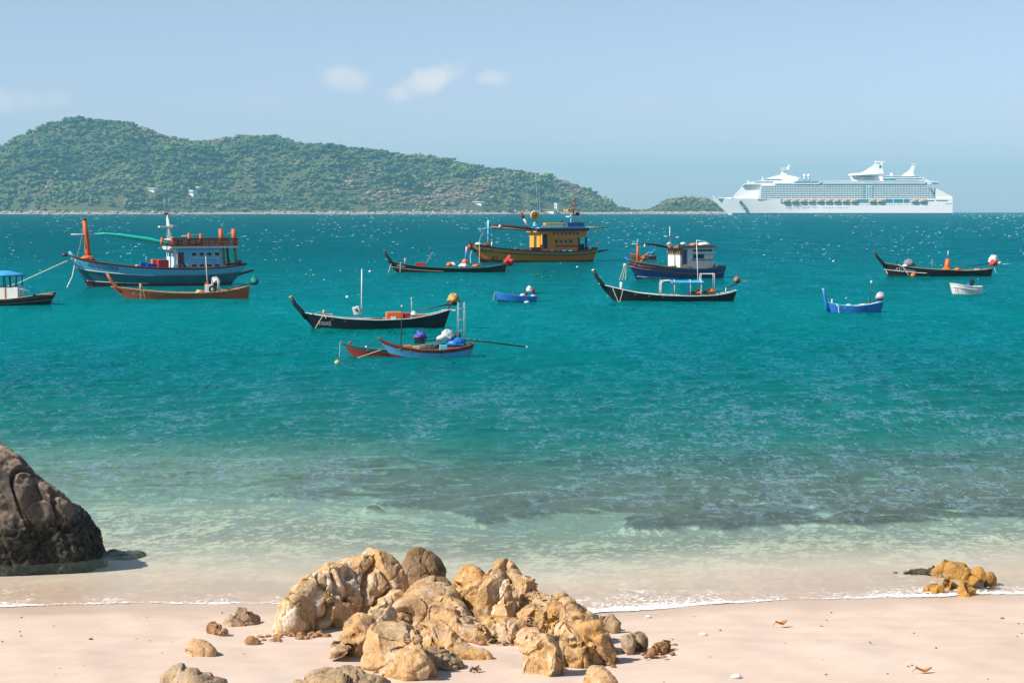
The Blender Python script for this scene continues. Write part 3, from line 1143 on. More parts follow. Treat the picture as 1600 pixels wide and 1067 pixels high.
def rock(name, label, lobes, mat, seed=1, voxel=.02, fiss=.05, fdir=(0, 0), fs=3.2, lump=.07, grit=.012, group=None, cat='rock', strata=0.0, facets=24, water=False):
    """lobes: (px centre, row top, row foot, width px, depth/width, lean x, square, yaw) in photo pixels; the foot stands on the sand"""
    Vs, Ts, o = [], [], 0
    org = None
    for lb in lobes:
        px, top, foot, wpx, dr, lean, sq, yaw = (list(lb) + [0, 0, 1.0, 0])[:8] if len(lb) < 8 else lb
        g = onz(px, foot, 0.0) if water else onsand(px, foot)
        mpp = g.y / F
        w = wpx * mpp * 1.26
        dpt = w * dr * 1.05
        Yc = g.y + dpt * .45
        zt = at(px, top, Yc).z
        zg = float(ground_z(g.x * Yc / g.y, Yc))
        zg = min(zg, g.z)
        h = max(.05, zt - zg)
        X = (px - 800) / F * Yc
        hz = h * .66
        cz = zt - hz
        v = I3V.copy()
        e = .9 - .3 * sq
        v = ssign(v, e)
        v = v / np.maximum(1, np.linalg.norm(v, axis=1, keepdims=True) ** .55)
        v = v * np.array([w / 2, dpt / 2, hz])
        ca, sa = math.cos(yaw), math.sin(yaw)
        v = np.stack([v[:, 0] * ca - v[:, 1] * sa + lean * v[:, 2], v[:, 0] * sa + v[:, 1] * ca, v[:, 2]], -1)
        v = v + np.array([X, Yc, cz])
        Vs.append(v); Ts.append(I3T + o); o += len(v)
        size = max(w, h) if org is None else max(size, w, h)
        if org is None:
            org = Vector((X, Yc, zg))
    me = remesh(np.concatenate(Vs) - np.array(org), np.concatenate(Ts), voxel)
    bm = bmesh.new(); bm.from_mesh(me)
    for _ in range(3):
        bmesh.ops.smooth_vert(bm, verts=bm.verts, factor=.5, use_axis_x=True, use_axis_y=True, use_axis_z=True)
    bm.normal_update()
    off = Vector((seed * 3.7, seed * 1.3, seed * 2.9))
    ax, ay = fdir
    # broken faces: shear planes cut into the rounded mass
    co = np.array([v.co[:] for v in bm.verts])
    r3 = np.random.default_rng(seed + 500)
    for k in range(facets):
        nv = np.array([r3.normal(0, 1), r3.normal(-.35, .8), r3.normal(.35, .5)])
        nv /= np.linalg.norm(nv)
        ctr = co[r3.integers(0, len(co))] * .55 + co.mean(0) * .45
        rel = (co - ctr) @ nv
        near = np.exp(-(np.linalg.norm(co - ctr, axis=1) / (.6 * size)) ** 4)
        sup = np.percentile(rel[near > .3], 98) if (near > .3).any() else rel.max()
        cut = sup * r3.uniform(.62, .93)
        co = co - np.outer(np.maximum(0, rel - cut) * np.minimum(1, near * 1.4), nv)
    for v, q in zip(bm.verts, co):
        v.co = q
    bm.normal_update()
    for v in bm.verts:
        p = v.co.copy()
        q = Vector((p.x + (ax + .35) * p.z, p.y + ay * p.z, p.z * .2))
        w1 = noise.noise_vector(p * 1.3 + off) * .22 + noise.noise_vector(p * 4.5 + off) * .04
        d = lump * (.8 * noise.noise(p * 1.7 + off) + .3 * noise.noise(p * 4.1 + off))
        # jointed blocks: every block is a tilted plate, with an open joint around it
        for lev, (f1, pl, cr, wd_) in enumerate(((fs * .36, .20, fiss * 1.7, .045), (fs * .85, .03, fiss * .35, .05))):
            qq = Vector(((q.x + w1.x) * f1, (q.y + w1.y) * f1, (p.z * .42 + w1.z) * f1)) + off * (lev + 1)
            dist, pts = noise.voronoi(qq)
            c0 = pts[0]
            hx = math.sin(c0.x * 12.9 + c0.y * 78.2 + c0.z * 37.7) * 43758.5
            hy = math.sin(c0.x * 39.3 + c0.y * 11.1 + c0.z * 83.1) * 24634.6
            hx, hy = hx - math.floor(hx) - .5, hy - math.floor(hy) - .5
            lp = qq - c0
            d += pl / f1 * (hx * lp.x * 2 + hy * lp.z * 2 + (hx + hy) * .45)
            d -= cr * max(0.0, 1 - (dist[1] - dist[0]) / wd_)
        n3 = noise.noise(Vector((p.x * .8 + w1.x, p.y * .8, (p.z - ax * p.x * .6) * 2.6 + w1.z * 2)) + off * 3)
        d += .02 * math.tanh(n3 * 14)
        pit = noise.noise(p * 11 + off)
        d -= grit * 3.0 * max(0.0, pit - .30) / .3 * (.4 + max(0, noise.noise(p * 2.3 + off * 1.7)))
        d += grit * (.5 * noise.noise(p * 17 + off) + .7 * noise.noise(p * 38 + off))
        v.co = p + v.normal * d
    bm.to_mesh(me); bm.free()
    me.name = name
    for pl in me.polygons:
        pl.use_smooth = True
    me.materials.clear()
    me.materials.append(mat)
    ob = bpy.data.objects.new(name, me)
    COL.objects.link(ob)
    ob.location = org
    return tag(ob, label, cat, group)


GB = 'boulders of the beach outcrop'
rock('boulder', 'large ochre boulder, highest of the outcrop, furrowed and whitish at its foot',
     [(566, 857, 976, 112, .9, -.05, .5), (520, 868, 980, 60, 1.1, .0, .3), (478, 888, 985, 70, .9, .25, .5), (452, 925, 990, 44, 1.0, .3, .4), (600, 890, 965, 50, 1.2, 0, .5)],
     PALEO, 1, .021, .085, (-.15, 0), 3.0, .06, .012, GB)
rock('boulder', 'dark brown angular boulder between the two tall ochre boulders',
     [(656, 864, 932, 68, 1.0, .0, .95), (680, 890, 945, 52, 1.0, -.25, .8), (640, 890, 940, 40, .9, .1, .9)], BROWN, 2, .02, .06, (.1, 0), 3.5, .05, .012, GB)
rock('boulder', 'ridge-backed tan boulder in the middle, sloping down to one side',
     [(668, 914, 985, 84, 1.2, -.1, .5), (638, 930, 992, 64, 1.1, .15, .4), (708, 932, 1000, 78, 1.1, -.4, .5), (742, 956, 1004, 64, 1.0, -.5, .4)], TAN, 3, .02, .05, (.5, 0), 3.2, .05, .012, GB)
rock('boulder', 'orange-tan wedge boulder tapering to a low tip on the sand',
     [(672, 962, 1024, 66, 1.0, 0, .4), (702, 970, 1030, 84, .9, -.3, .5), (734, 998, 1034, 54, .8, -.5, .4)], OCHRE, 4, .02, .05, (.6, 0), 3.0, .05, .012, GB)
rock('boulder', 'smooth slanting brown boulder with a knobbly ochre foot',
     [(578, 942, 1010, 64, 1.1, .35, .3), (550, 962, 1030, 66, 1.0, .3, .3), (526, 996, 1037, 48, .9, .2, .3), (518, 985, 1032, 34, 1.0, 0, .3)], TAN, 5, .019, .045, (-.4, 0), 3.0, .055, .014, GB)
rock('boulder', 'big faceted tan boulder at the front of the outcrop',
     [(614, 958, 1048, 84, 1.0, .0, .5), (640, 982, 1062, 94, .9, -.15, .7), (592, 1000, 1050, 56, .9, .1, .5), (662, 1010, 1060, 56, .8, -.2, .6)], TAN, 6, .02, .05, (.3, 0), 2.4, .055, .013, GB)
rock('boulder', 'grey-tan slab leaning against the big faceted boulder',
     [(686, 996, 1048, 50, .9, -.45, .6), (706, 1018, 1050, 40, .8, -.5, .5)], GREYR, 7, .018, .05, (.7, 0), 4.0, .04, .012, GB)
rock('boulder', 'low rounded grey boulder with two humps cut by the frame',
     [(520, 1036, 1085, 86, .8, .1, .3), (505, 1052, 1095, 60, .7, 0, .2), (562, 1044, 1088, 62, .8, 0, .3), (590, 1050, 1086, 40, .8, 0, .3)], GREYR, 8, .018, .05, (.1, 0), 3.2, .04, .012, GB)
rock('boulder', 'orange pocked boulder standing next to the dark angular one',
     [(722, 880, 968, 60, 1.0, .2, .3), (746, 884, 978, 50, 1.1, -.1, .3), (714, 915, 972, 50, 1.0, .0, .4)], OCHRE, 9, .02, .07, (.35, 0), 3.6, .055, .013, GB)
rock('boulder', 'smooth orange-tan peak, tallest of the far side of the outcrop',
     [(786, 864, 980, 66, 1.1, -.05, .3), (764, 884, 985, 54, 1.0, .1, .3), (814, 886, 978, 54, 1.1, -.3, .4)], TAN, 10, .02, .06, (-.2, 0), 2.8, .04, .011, GB, facets=9)
rock('boulder', 'upright rounded tan pillar leaning on the smooth orange peak',
     [(796, 903, 988, 38, .9, .0, .2), (790, 935, 992, 46, .9, .0, .3)], PALEO, 11, .017, .03, (0, 0), 3.2, .03, .010, GB, facets=8)
rock('boulder', 'long furrowed tan boulder forming the descending shoulder of the outcrop',
     [(832, 892, 985, 50, 1.2, -.3, .5), (858, 908, 990, 50, 1.1, -.35, .5), (884, 922, 995, 46, 1.1, -.4, .5), (830, 930, 995, 60, .9, 0, .3)], TAN, 12, .02, .09, (.25, 0), 3.8, .05, .013, GB)
rock('boulder', 'egg-shaped orange boulder set in the furrowed shoulder',
     [(866, 932, 1000, 38, 1.0, .15, .2), (858, 950, 1002, 36, .9, .1, .2)], OCHRE, 13, .017, .04, (.1, 0), 3.2, .04, .010, GB)
rock('boulder', 'brown flank boulder sloping down towards the open sand',
     [(908, 928, 1010, 52, 1.2, -.35, .5), (930, 950, 1025, 48, 1.1, -.35, .5), (900, 960, 1015, 40, .9, 0, .4)], TAN, 14, .02, .07, (.3, 0), 3.4, .05, .013, GB)
rock('boulder', 'grey end boulder trailing into the wet sand behind the outcrop',
     [(950, 954, 990, 46, .9, -.4, .5), (968, 964, 986, 28, .9, -.5, .5)], GREYR, 15, .018, .04, (.5, 0), 3.4, .04, .011, GB)
rock('boulder', 'rounded white-streaked boulder standing at the front on the sand',
     [(842, 966, 1060, 72, .95, .0, .55), (830, 985, 1052, 48, 1.0, .05, .4), (858, 990, 1062, 54, .9, -.05, .5)], PALEO, 16, .019, .055, (.05, 0), 3.0, .045, .012, GB)
rock('boulder', 'narrow pale grooved boulder beside the white-streaked one',
     [(888, 953, 1036, 40, 1.0, -.15, .3), (884, 985, 1042, 44, .9, -.1, .4), (902, 1000, 1045, 32, .8, -.25, .5)], PALEO, 17, .018, .06, (.2, 0), 4.0, .04, .012, GB)
rock('boulder', 'dark-sided ochre boulder with a rounded head at the outer corner',
     [(928, 972, 1036, 42, 1.0, -.1, .4), (936, 990, 1040, 44, .9, -.1, .5), (920, 1000, 1044, 34, .9, 0, .4)], OCHRE, 18, .018, .06, (.15, 0), 3.6, .045, .012, GB)
rock('boulder', 'low rubble ledge filling the hollow inside the outcrop',
     [(768, 956, 1002, 84, .9, 0, .3), (804, 958, 1006, 60, .9, 0, .3), (740, 968, 1006, 50, .8, 0, .3), (832, 966, 1012, 50, .9, 0, .3)], OCHRE, 19, .02, .06, (0, 0), 5.0, .07, .02, GB)
# lone rocks on the sand
GS = 'single rocks lying on the sand'
rock('rock', 'striped grey and rust rock just off the outcrop corner', [(985, 990, 1021, 22, 1.0, 0, .4), (999, 990, 1016, 20, 1.0, 0, .3)], GREYR, 21, .012, .03, (0, 0), 6, .025, .008, GS)
rock('rock', 'flat reddish slab with small lumps beside the striped rock', [(1028, 1000, 1022, 38, .8, 0, .4), (1044, 998, 1017, 24, .9, 0, .3), (1017, 1010, 1026, 20, .9, 0, .3)], REDR, 22, .012, .02, (0, 0), 6, .025, .008, GS)
rock('rock', 'small tan rock cut by the bottom frame below the corner boulder', [(930, 1047, 1075, 30, .9, -.1, .4), (946, 1056, 1076, 22, .9, -.2, .4)], TAN, 23, .012, .02, (0, 0), 5, .02, .008, GS)
rock('rock', 'two-tone layered rock lying farthest up the open sand', [(370, 948, 978, 40, .9, .1, .6), (388, 954, 977, 50, .8, -.5, .6), (356, 960, 980, 28, .9, .2, .5)], GREYR, 24, .013, .03, (.4, 0), 5, .03, .009, GS)
rock('rock', 'blocky reddish rock in front of the two-tone layered rock', [(330, 966, 993, 32, .9, 0, .7), (341, 978, 995, 18, .9, -.2, .6)], REDR, 25, .012, .025, (.3, 0), 6, .025, .008, GS)
rock('rock', 'reddish rock at the head of the gravel trail', [(384, 992, 1009, 32, .9, 0, .4), (398, 997, 1008, 18, .9, -.2, .4)], REDR, 26, .011, .02, (0, 0), 6, .02, .007, GS)
rock('rock', 'small olive-tan rock lying alone on open sand', [(299, 1006, 1024, 34, .8, 0, .4), (318, 1013, 1023, 16, .9, -.2, .4)], TAN, 27, .011, .02, (0, 0), 5, .02, .007, GS)
rock('rock', 'striped grey rock cut by the bottom frame, away from the outcrop', [(275, 1044, 1080, 66, .8, .1, .5), (305, 1050, 1084, 66, .8, -.4, .5)], GREYR, 28, .015, .03, (.6, 0), 5, .03, .009, GS)

r_ = np.random.default_rng(41)
# gravel trail and rubble between the rocks
Vs, Ts, o = [], [], 0
def pebbles(n, px0, px1, py0, py1, s0, s1):
    global o
    for i in range(n):
        g = onsand(r_.uniform(px0, px1), r_.uniform(py0, py1))
        s_ = r_.uniform(s0, s1)
        v = I1V * (1 + r_.normal(0, .13, (len(I1V), 1))) * s_ * np.array([1.2, 1.0, .7])
        Vs.append(v + np.array([g.x, g.y, g.z + s_ * .3])); Ts.append(I1T + o); o += len(v)
pebbles(26, 402, 440, 994, 1004, .015, .05)
pebbles(22, 462, 512, 986, 998, .02, .06)
pebbles(90, 740, 815, 984, 1006, .015, .06)
pebbles(30, 430, 520, 980, 994, .02, .05)
pebbles(20, 930, 965, 1024, 1042, .015, .04)
pebbles(16, 1000, 1055, 1008, 1028, .015, .045)
pebbles(14, 735, 750, 1044, 1050, .01, .022)
pebbles(26, 560, 620, 1040, 1060, .01, .03)
gravel = tri_object('gravel', np.concatenate(Vs), np.concatenate(Ts), REDR, True)
tag(gravel, 'reddish gravel and rubble between the rocks on the sand', 'gravel', kind='stuff')

# big boulder standing in the water at the picture's edge
t = NT('barnacle_rock')
p = t.mapping(1.0, 'Position')
sep = t.n.new('ShaderNodeSeparateXYZ'); t.l.new(p, sep.inputs[0])
n1 = t.noise(p, 1.6, 6, .6)
n2 = t.noise(p, 11, 6, .7)
n3 = t.noise(t.mapping((5, 5, .9), 'Position'), 1.0, 5, .6)
n4 = t.noise(p, 42, 4, .7)
up_ = t.mix(t.ramp(n1, .35, .65), (0.095, 0.082, 0.07), (0.17, 0.135, 0.105))
up_ = t.mix(t.ramp(n3, .52, .66, 0, .55), up_, (0.04, 0.036, 0.033))
up_ = t.mix(t.ramp(n2, .6, .75, 0, .4), up_, (0.42, 0.33, 0.24))
lo_ = t.mix(t.ramp(n2, .4, .68), (0.022, 0.021, 0.019), (0.10, 0.09, 0.07))
lo_ = t.mix(t.ramp(n4, .60, .76, 0, .65), lo_, (0.24, 0.21, 0.16))
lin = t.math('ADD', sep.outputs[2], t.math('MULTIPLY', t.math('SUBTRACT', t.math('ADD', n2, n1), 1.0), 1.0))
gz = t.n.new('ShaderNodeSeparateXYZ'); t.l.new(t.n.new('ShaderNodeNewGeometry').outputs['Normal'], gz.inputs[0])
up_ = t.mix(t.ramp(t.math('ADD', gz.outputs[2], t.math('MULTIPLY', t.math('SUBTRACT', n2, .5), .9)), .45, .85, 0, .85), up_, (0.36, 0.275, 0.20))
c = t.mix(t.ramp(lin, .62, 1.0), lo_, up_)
hb = t.math('ADD', t.math('MULTIPLY', n4, .6), n2)
M_BARN = t.done(t.principled(c, .85, t.bump(hb, .8, .06), .2))


def bowlder():
    g = onz(-70, 872)
    Vs, Ts, o = [], [], 0
    def lobe(px, top, foot, wpx, dr, lean=0, sq=.4):
        nonlocal o
        q = onz(px, foot)
        w = wpx * q.y / F
        Yc = q.y + w * dr * .45
        zt = at(px, top, Yc).z
        hz = (zt + .5) * .6
        v = ssign(I3V, .9 - .3 * sq)
        v = v / np.maximum(1, np.linalg.norm(v, axis=1, keepdims=True) ** .55) * np.array([w / 2, w * dr / 2, hz])
        v[:, 0] += lean * v[:, 2]
        Vs.append(v + np.array([(px - 800) / F * Yc, Yc, zt - hz])); Ts.append(I3T + o); o += len(v)
    lobe(-70, 668, 884, 250, .9, -.05, .5)
    lobe(-10, 690, 884, 190, .8, -.18, .5)
    lobe(60, 728, 880, 140, .8, -.4, .45)
    lobe(108, 784, 868, 100, .9, -.2, .4)
    lobe(-150, 690, 890, 200, .9, 0, .5)
    lobe(30, 820, 882, 120, .7, 0, .4)
    org = Vector((g.x, g.y + 1, 0))
    me = remesh(np.concatenate(Vs) - np.array(org), np.concatenate(Ts), .028)
    bm = bmesh.new(); bm.from_mesh(me)
    bmesh.ops.smooth_vert(bm, verts=bm.verts, factor=.5, use_axis_x=True, use_axis_y=True, use_axis_z=True)
    bm.normal_update()
    for v in bm.verts:
        p = v.co.copy()
        d = .10 * (noise.noise(p * 1.1) + .5 * noise.noise(p * 2.6)) + .03 * noise.noise(p * 6) + .014 * noise.noise(p * 13)
        qv = Vector((p.x + .3 * p.z, p.y, p.z * .35)) * 1.15 + noise.noise_vector(p * 2) * .12
        dist, pts = noise.voronoi(qv)
        hh = math.sin(pts[0].x * 12.9 + pts[0].y * 78.2 + pts[0].z * 37.7) * 43758.5
        hh = hh - math.floor(hh) - .5
        d += .06 * hh * (qv - pts[0]).x + .03 * hh - .06 * max(0, 1 - (dist[1] - dist[0]) / .04)
        q = Vector((p.x + .25 * p.z, p.y, p.z * .3))
        n = noise.noise(q * 1.6 + Vector((3, 8, 1)))
        up = min(1, max(0, (p.z + .25 * noise.noise(p * 3) - .62) / .4))
        d -= (.04 + .10 * up) * max(0, 1 - abs(n) / .09)
        lo = 1 - up
        d += lo * (.045 * noise.noise(p * 7) + .035 * noise.noise(p * 15) + .03 * abs(noise.noise(p * 30))) + .008 * noise.noise(p * 18)
        v.co = p + v.normal * d
    bm.to_mesh(me); bm.free()
    me.name = 'sea_boulder'
    for pl in me.polygons:
        pl.use_smooth = True
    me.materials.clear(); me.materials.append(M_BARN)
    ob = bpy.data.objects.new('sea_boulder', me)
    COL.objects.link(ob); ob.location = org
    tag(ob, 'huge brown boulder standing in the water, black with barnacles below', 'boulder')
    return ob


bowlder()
M_DARKR = rock_material('wet_dark_rock', (0.06, 0.05, 0.036), (0.11, 0.075, 0.035), (0.24, 0.17, 0.10), (0.018, 0.016, 0.014), .3, .6, .5, .8)
rock('rock', 'small black knob of rock at the foot of the huge sea boulder', [(138, 806, 838, 24, .9, -.1, .4), (122, 800, 846, 36, .9, 0, .4), (108, 806, 850, 36, .9, 0, .4)], M_DARKR, 51, .02, .04, (0, 0), 5, .05, .018, None, water=True)
dr_ = rock('rock', 'dark drowned rock just under the water beside the huge sea boulder', [(190, 838, 848, 58, 1.3, 0, .4), (162, 838, 850, 46, 1.3, 0, .4), (208, 839, 847, 30, 1.3, 0, .4)], M_DARKR, 52, .02, .03, (0, 0), 4, .04, .012, None, water=True)

dr_.location.z -= .32
# cluster of yellow rocks at the water's edge
M_YEL = rock_material('yellow_rock', (0.42, 0.225, 0.06), (0.50, 0.255, 0.05), (0.60, 0.45, 0.24), (0.12, 0.07, 0.03), .25, .35, .8)
GY = 'yellow rocks at the water edge'
rock('rock', 'rounded orange-yellow rock, nearest the swash in the yellow cluster', [(1464, 902, 930, 44, .9, 0, .3), (1476, 908, 930, 23, .9, 0, .3)], M_YEL, 61, .012, .02, (0, 0), 6, .025, .008, GY)
rock('rock', 'twin-lobed yellow rock at the front of the cluster, lowest on the sand', [(1509, 908, 932, 26, .9, 0, .3), (1521, 910, 931, 21, .9, 0, .3)], M_YEL, 62, .011, .02, (0, 0), 6, .02, .007, GY)
rock('rock', 'tallest yellow rock with a black shadow side at the cluster back', [(1534, 885, 923, 39, .9, -.05, .4), (1545, 888, 915, 23, .9, 0, .4)], M_YEL, 63, .012, .03, (0, 0), 6, .03, .009, GY)
rock('rock', 'dark-capped yellow rock in the middle of the cluster', [(1501, 878, 905, 29, .9, 0, .4), (1513, 879, 900, 21, .9, 0, .4)], M_YEL, 64, .012, .03, (0, 0), 6, .03, .009, GY)
rock('rock', 'yellow rock at the seaward left edge of the cluster', [(1486, 873, 900, 34, .9, .1, .4), (1474, 880, 902, 31, .9, .1, .3)], M_YEL, 65, .012, .03, (0, 0), 6, .03, .009, GY)
rock('rock', 'small olive rock wedged between the yellow rocks', [(1490, 902, 926, 23, .9, 0, .3), (1499, 908, 924, 18, .9, 0, .3)], M_YEL, 66, .011, .02, (0, 0), 6, .02, .007, GY)
rock('rock', 'small grey-sided rock at the outer edge of the yellow cluster', [(1541, 904, 924, 23, .9, 0, .4)], M_DARKR, 67, .011, .02, (0, 0), 6, .02, .007, GY)
fw_ = rock('rock', 'flat weedy rock awash beside the yellow cluster', [(1450, 883, 902, 60, .7, 0, .3), (1420, 885, 897, 47, .7, 0, .3)], M_DARKR, 68, .012, .02, (0, 0), 6, .02, .007, GY)

fw_.location.z -= .07
# leaves, shells and scraps on the sand
M_LEAF = plain('dry_leaf', (0.42, 0.17, 0.045), .7)
M_SHELL = plain('shell', (0.80, 0.74, 0.68), .5)


def leaf(px, py, L, wd, lab, mat=M_LEAF, name='dry_leaf', cat='leaf', rot=0.2, group='fallen leaves on the sand'):
    g = onsand(px, py)
    n, V, Fc = 9, [], []
    for i in range(n):
        s = i / (n - 1)
        hw = wd * math.sin(math.pi * min(1, s * .98 + .01)) ** .8 * .5 + .002
        z = .02 + .035 * (2 * s - 1) ** 2
        for k in (-1, -.4, .4, 1):
            V.append(((s - .5) * L, k * hw, z + .03 * abs(k) ** 1.5 + .006 * math.sin(9 * s + k)))
    for i in range(n - 1):
        for k in range(3):
            Fc.append((i * 4 + k, (i + 1) * 4 + k, (i + 1) * 4 + k + 1, i * 4 + k + 1))
    m = MB(); m.add(V, Fc)
    m.add([(x, y, z - .006) for x, y, z in V], [tuple(reversed(f)) for f in Fc])
    m.tube([(-L * .5, 0, .055), (-L * .62, .01, .03), (-L * .72, .0, .012)], .006, 5)
    o_ = m.build(name, mat, None, True)
    o_.location = g
    o_.rotation_euler = (0, 0, rot)
    tag(o_, lab, cat, group)


leaf(1221, 977, .19, .12, 'curled orange-brown dry leaf below the swash line', rot=.3)
leaf(1443, 1051, .20, .09, 'flat orange dry leaf near the bottom edge of the sand', plain('dry_leaf_pale', (0.5, 0.24, 0.06), .7), rot=-.1)
leaf(743, 1049, .12, .07, 'small dark brown leaf between the front boulders', plain('dry_leaf_dark', (0.16, 0.07, 0.03), .7), rot=.6)


def shell(px, py, s, lab):
    g = onsand(px, py)
    m = MB().blob((0, 0, s * .2), s, s * .7, s * .45, px, .18, 2.0, 10, 6, -.4)
    o_ = m.build('shell', M_SHELL, None, True)
    o_.location = g
    tag(o_, lab, 'shell', 'white shells on the sand')


shell(1013, 964, .05, 'white shell lying on the wet sand by the foam')
shell(1099, 992, .065, 'broad white shell on open sand above the swash')
shell(1150, 1058, .07, 'white shell near the bottom edge of the sand')
# specks of weed and grit
Vs, Ts, o = [], [], 0
for i in range(120):
    px, py = r_.uniform(0, 1600), r_.uniform(955, 1066)
    if 430 < px < 960 and py < 1060 and r_.random() < .9:
        continue
    g = onsand(px, py)
    s_ = r_.uniform(.004, .014) * (1.6 if r_.random() < .1 else 1)
    v = I1V * (1 + r_.normal(0, .2, (len(I1V), 1))) * s_ * np.array([1.6, 1.0, .7])
    Vs.append(v + np.array([g.x, g.y, g.z + s_ * .4])); Ts.append(I1T + o); o += len(v)
tag(tri_object('sand_debris', np.concatenate(Vs), np.concatenate(Ts), plain('debris', (0.20, 0.11, 0.06), .9), True),
    'scattered specks of weed and grit on the sand', 'debris', kind='stuff')
# ------------------------------------------------------------------ boats
class Boat:
    """sets a boat out at its real size: local +X is the bow, Z up from the waterline.  cx/wy: photo column of its middle and row of its waterline"""

    def __init__(self, name, label, cx, wy, bow=-1, yaw=0.0, cat='boat', group=None, trim=0.0):
        p = onz(cx, wy)
        self.s = p.y / F
        self.cx, self.wy, self.bow = cx, wy, bow
        self.k = self.s / math.cos(math.radians(yaw))
        self.sy = math.sin(math.radians(yaw)) / self.s
        rz = (math.pi if bow < 0 else 0.0) + math.radians(yaw) * (1 if bow < 0 else -1)
        self.root = thing(name, label, cat, (p.x, p.y, sea_z(p.y)), rz, group)
        self.root.rotation_euler[1] = math.radians(trim)

    def X(self, px):
        return (self.cx - px) * self.k if self.bow < 0 else (px - self.cx) * self.k

    def Z(self, py):
        return (self.wy - py) * self.s

    def P(self, px, py, y=0.0):
        return (self.X(px - y * self.sy), y, self.Z(py))

    def far(self, px, y0, y1):
        """column at which the point seen at px on side y0 shows when it sits at y1"""
        return px + (y1 - y0) * self.sy

    # -- hull -----------------------------------------------------------------
    def hull(self, sheer, keel_bow, stern_wl, beam, bands, stern_w=.6, full=2.3, mid=.42, deck=None, deck_drop=.35, cap=None, cap_w=.07, flare=.5, inner=None,
             nt=30, draft=.35, belly=.75, open_from=None):
        X, Z = self.X, self.Z
        sh = sorted((X(px), Z(py)) for px, py in sheer)
        sx, sz = np.array([a for a, _ in sh]), np.array([b for _, b in sh])
        xt0, xt1 = sx[0], sx[-1]
        xb0, xb1 = X(stern_wl), X(keel_bow)

        def half(t):
            if t < mid:
                u = t / mid
                f = stern_w + (1 - stern_w) * math.sin(u * math.pi / 2)
            else:
                u = (t - mid) / (1 - mid)
                f = 1 - u ** full
            return max(.012, f * beam / 2)

        def zs(t):
            # smooth the sheer line a little
            x = lerp(xt0, xt1, t)
            w = (xt1 - xt0) * .03
            return float(np.mean([np.interp(np.clip(x + d, xt0, xt1), sx, sz) for d in (-w, -w / 2, 0, w / 2, w)])) if .02 < t < .98 else float(np.interp(x, sx, sz))

        def pt(t, v, side, inset=0.0):
            """v: 0 at the bottom, 1 at the sheer"""
            zt = zs(t)
            z = lerp(-draft, zt, v)
            vw = (z + draft) / (zt + draft)
            x0 = lerp(xb0, xt0, max(0, (z) / zt if zt > 0 else 0)) if z > 0 else xb0
            x1 = lerp(xb1, xt1, max(0, (z) / zt if zt > 0 else 0)) if z > 0 else xb1 + z * (xt1 - xb1) / max(.3, zs(1))
            x = lerp(x0, x1, t)
            hb = half(t)
            ww = (1 - flare) + flare * (1 - (1 - vw) ** (1 / belly) if False else vw ** belly)
            y = max(.006, hb * ww - inset)
            return (x, side * y, z)

        self._pt, self._zs, self._half = pt, zs, half
        ts = [i / (nt - 1) for i in range(nt)]
        ts = [t ** .9 for t in ts]
        for (v0, v1, mat, nm) in bands:
            m = MB()
            nv = max(2, int((v1 - v0) * 10) + 1)
            off = 0.0
            for side in (-1, 1):
                V, Fc = [], []
                for j in range(nv + 1):
                    v = lerp(v0, v1, j / nv)
                    for t in ts:
                        V.append(pt(t, v, side))
                for j in range(nv):
                    for i in range(nt - 1):
                        a = j * nt + i
                        Fc.append((a, a + 1, a + nt + 1, a + nt))
                m.add(V, Fc)
            # transom strip
            V, Fc = [], []
            for j in range(nv + 1):
                v = lerp(v0, v1, j / nv)
                V += [pt(0, v, -1), pt(0, v, 1)]
            for j in range(nv):
                Fc.append((2 * j, 2 * j + 1, 2 * j + 3, 2 * j + 2))
            m.add(V, Fc)
            o = m.build(nm, mat, self.root, True)
        if deck is not None:
            V, Fc = [], []
            for t in ts:
                z = zs(t) - deck_drop
                zt = zs(t)
                v = (z + draft) / (zt + draft)
                a, b = pt(t, v, -1, .02), pt(t, v, 1, .02)
                V += [a, b]
            for i in range(nt - 1):
                Fc.append((2 * i, 2 * i + 1, 2 * i + 3, 2 * i + 2))
            MB().add(V, Fc).build('deck', deck, self.root)
            # inside of the bulwarks
            V, Fc, m = [], [], MB()
            for side in (-1, 1):
                V, Fc = [], []
                for t in ts:
                    zt = zs(t)
                    v = (zt - deck_drop + draft) / (zt + draft)
                    V += [pt(t, v, side, .035), pt(t, 1, side, .045)]
                for i in range(nt - 1):
                    Fc.append((2 * i, 2 * i + 1, 2 * i + 3, 2 * i + 2))
                m.add(V, Fc)
            m.build('bulwark', inner or deck, self.root)
        if cap is not None:
            m = MB()
            for side in (-1, 1):
                pts = [Vector(pt(t, 1, side, .02)) + Vector((0, 0, cap_w * .35)) for t in ts]
                m.tube(pts, cap_w * .6, 6)
            m.tube([Vector(pt(0, 1, -1)) + Vector((0, 0, cap_w * .3)), Vector(pt(0, 1, 1)) + Vector((0, 0, cap_w * .3))], cap_w * .6, 6)
            m.build('gunwale', cap, self.root, True)
        return self

    def strake(self, v, mat, r=.04, t0=0.0, t1=1.0, name='rubbing_strake', vs=None):
        m = MB()
        for side in (-1, 1):
            pts = []
            for i in range(26):
                t = lerp(t0, t1, i / 25)
                vv = v if vs is None else lerp(vs[0], vs[1], t)
                p = Vector(self._pt(t, vv, side))
                pts.append(p + Vector((0, side * r * .4, 0)))
            m.tube(pts, r, 5)
        return m.build(name, mat, self.root, True)

    # -- fittings in photo pixels ------------------------------------------------
    def box(self, nm, mat, px0, px1, py0, py1, y0, y1, parent=None, bevel=0.0, rot=None, label=None, yref=None):
        yr_ = (y1 if self.near > 0 else y0) if yref is None else yref
        xa, xb = sorted((self.X(px0 - yr_ * self.sy), self.X(px1 - yr_ * self.sy)))
        za, zb = sorted((self.Z(py0), self.Z(py1)))
        return MB().box(xa, xb, y0, y1, za, zb, rot).build(nm, mat, parent or self.root, False, label, bevel)

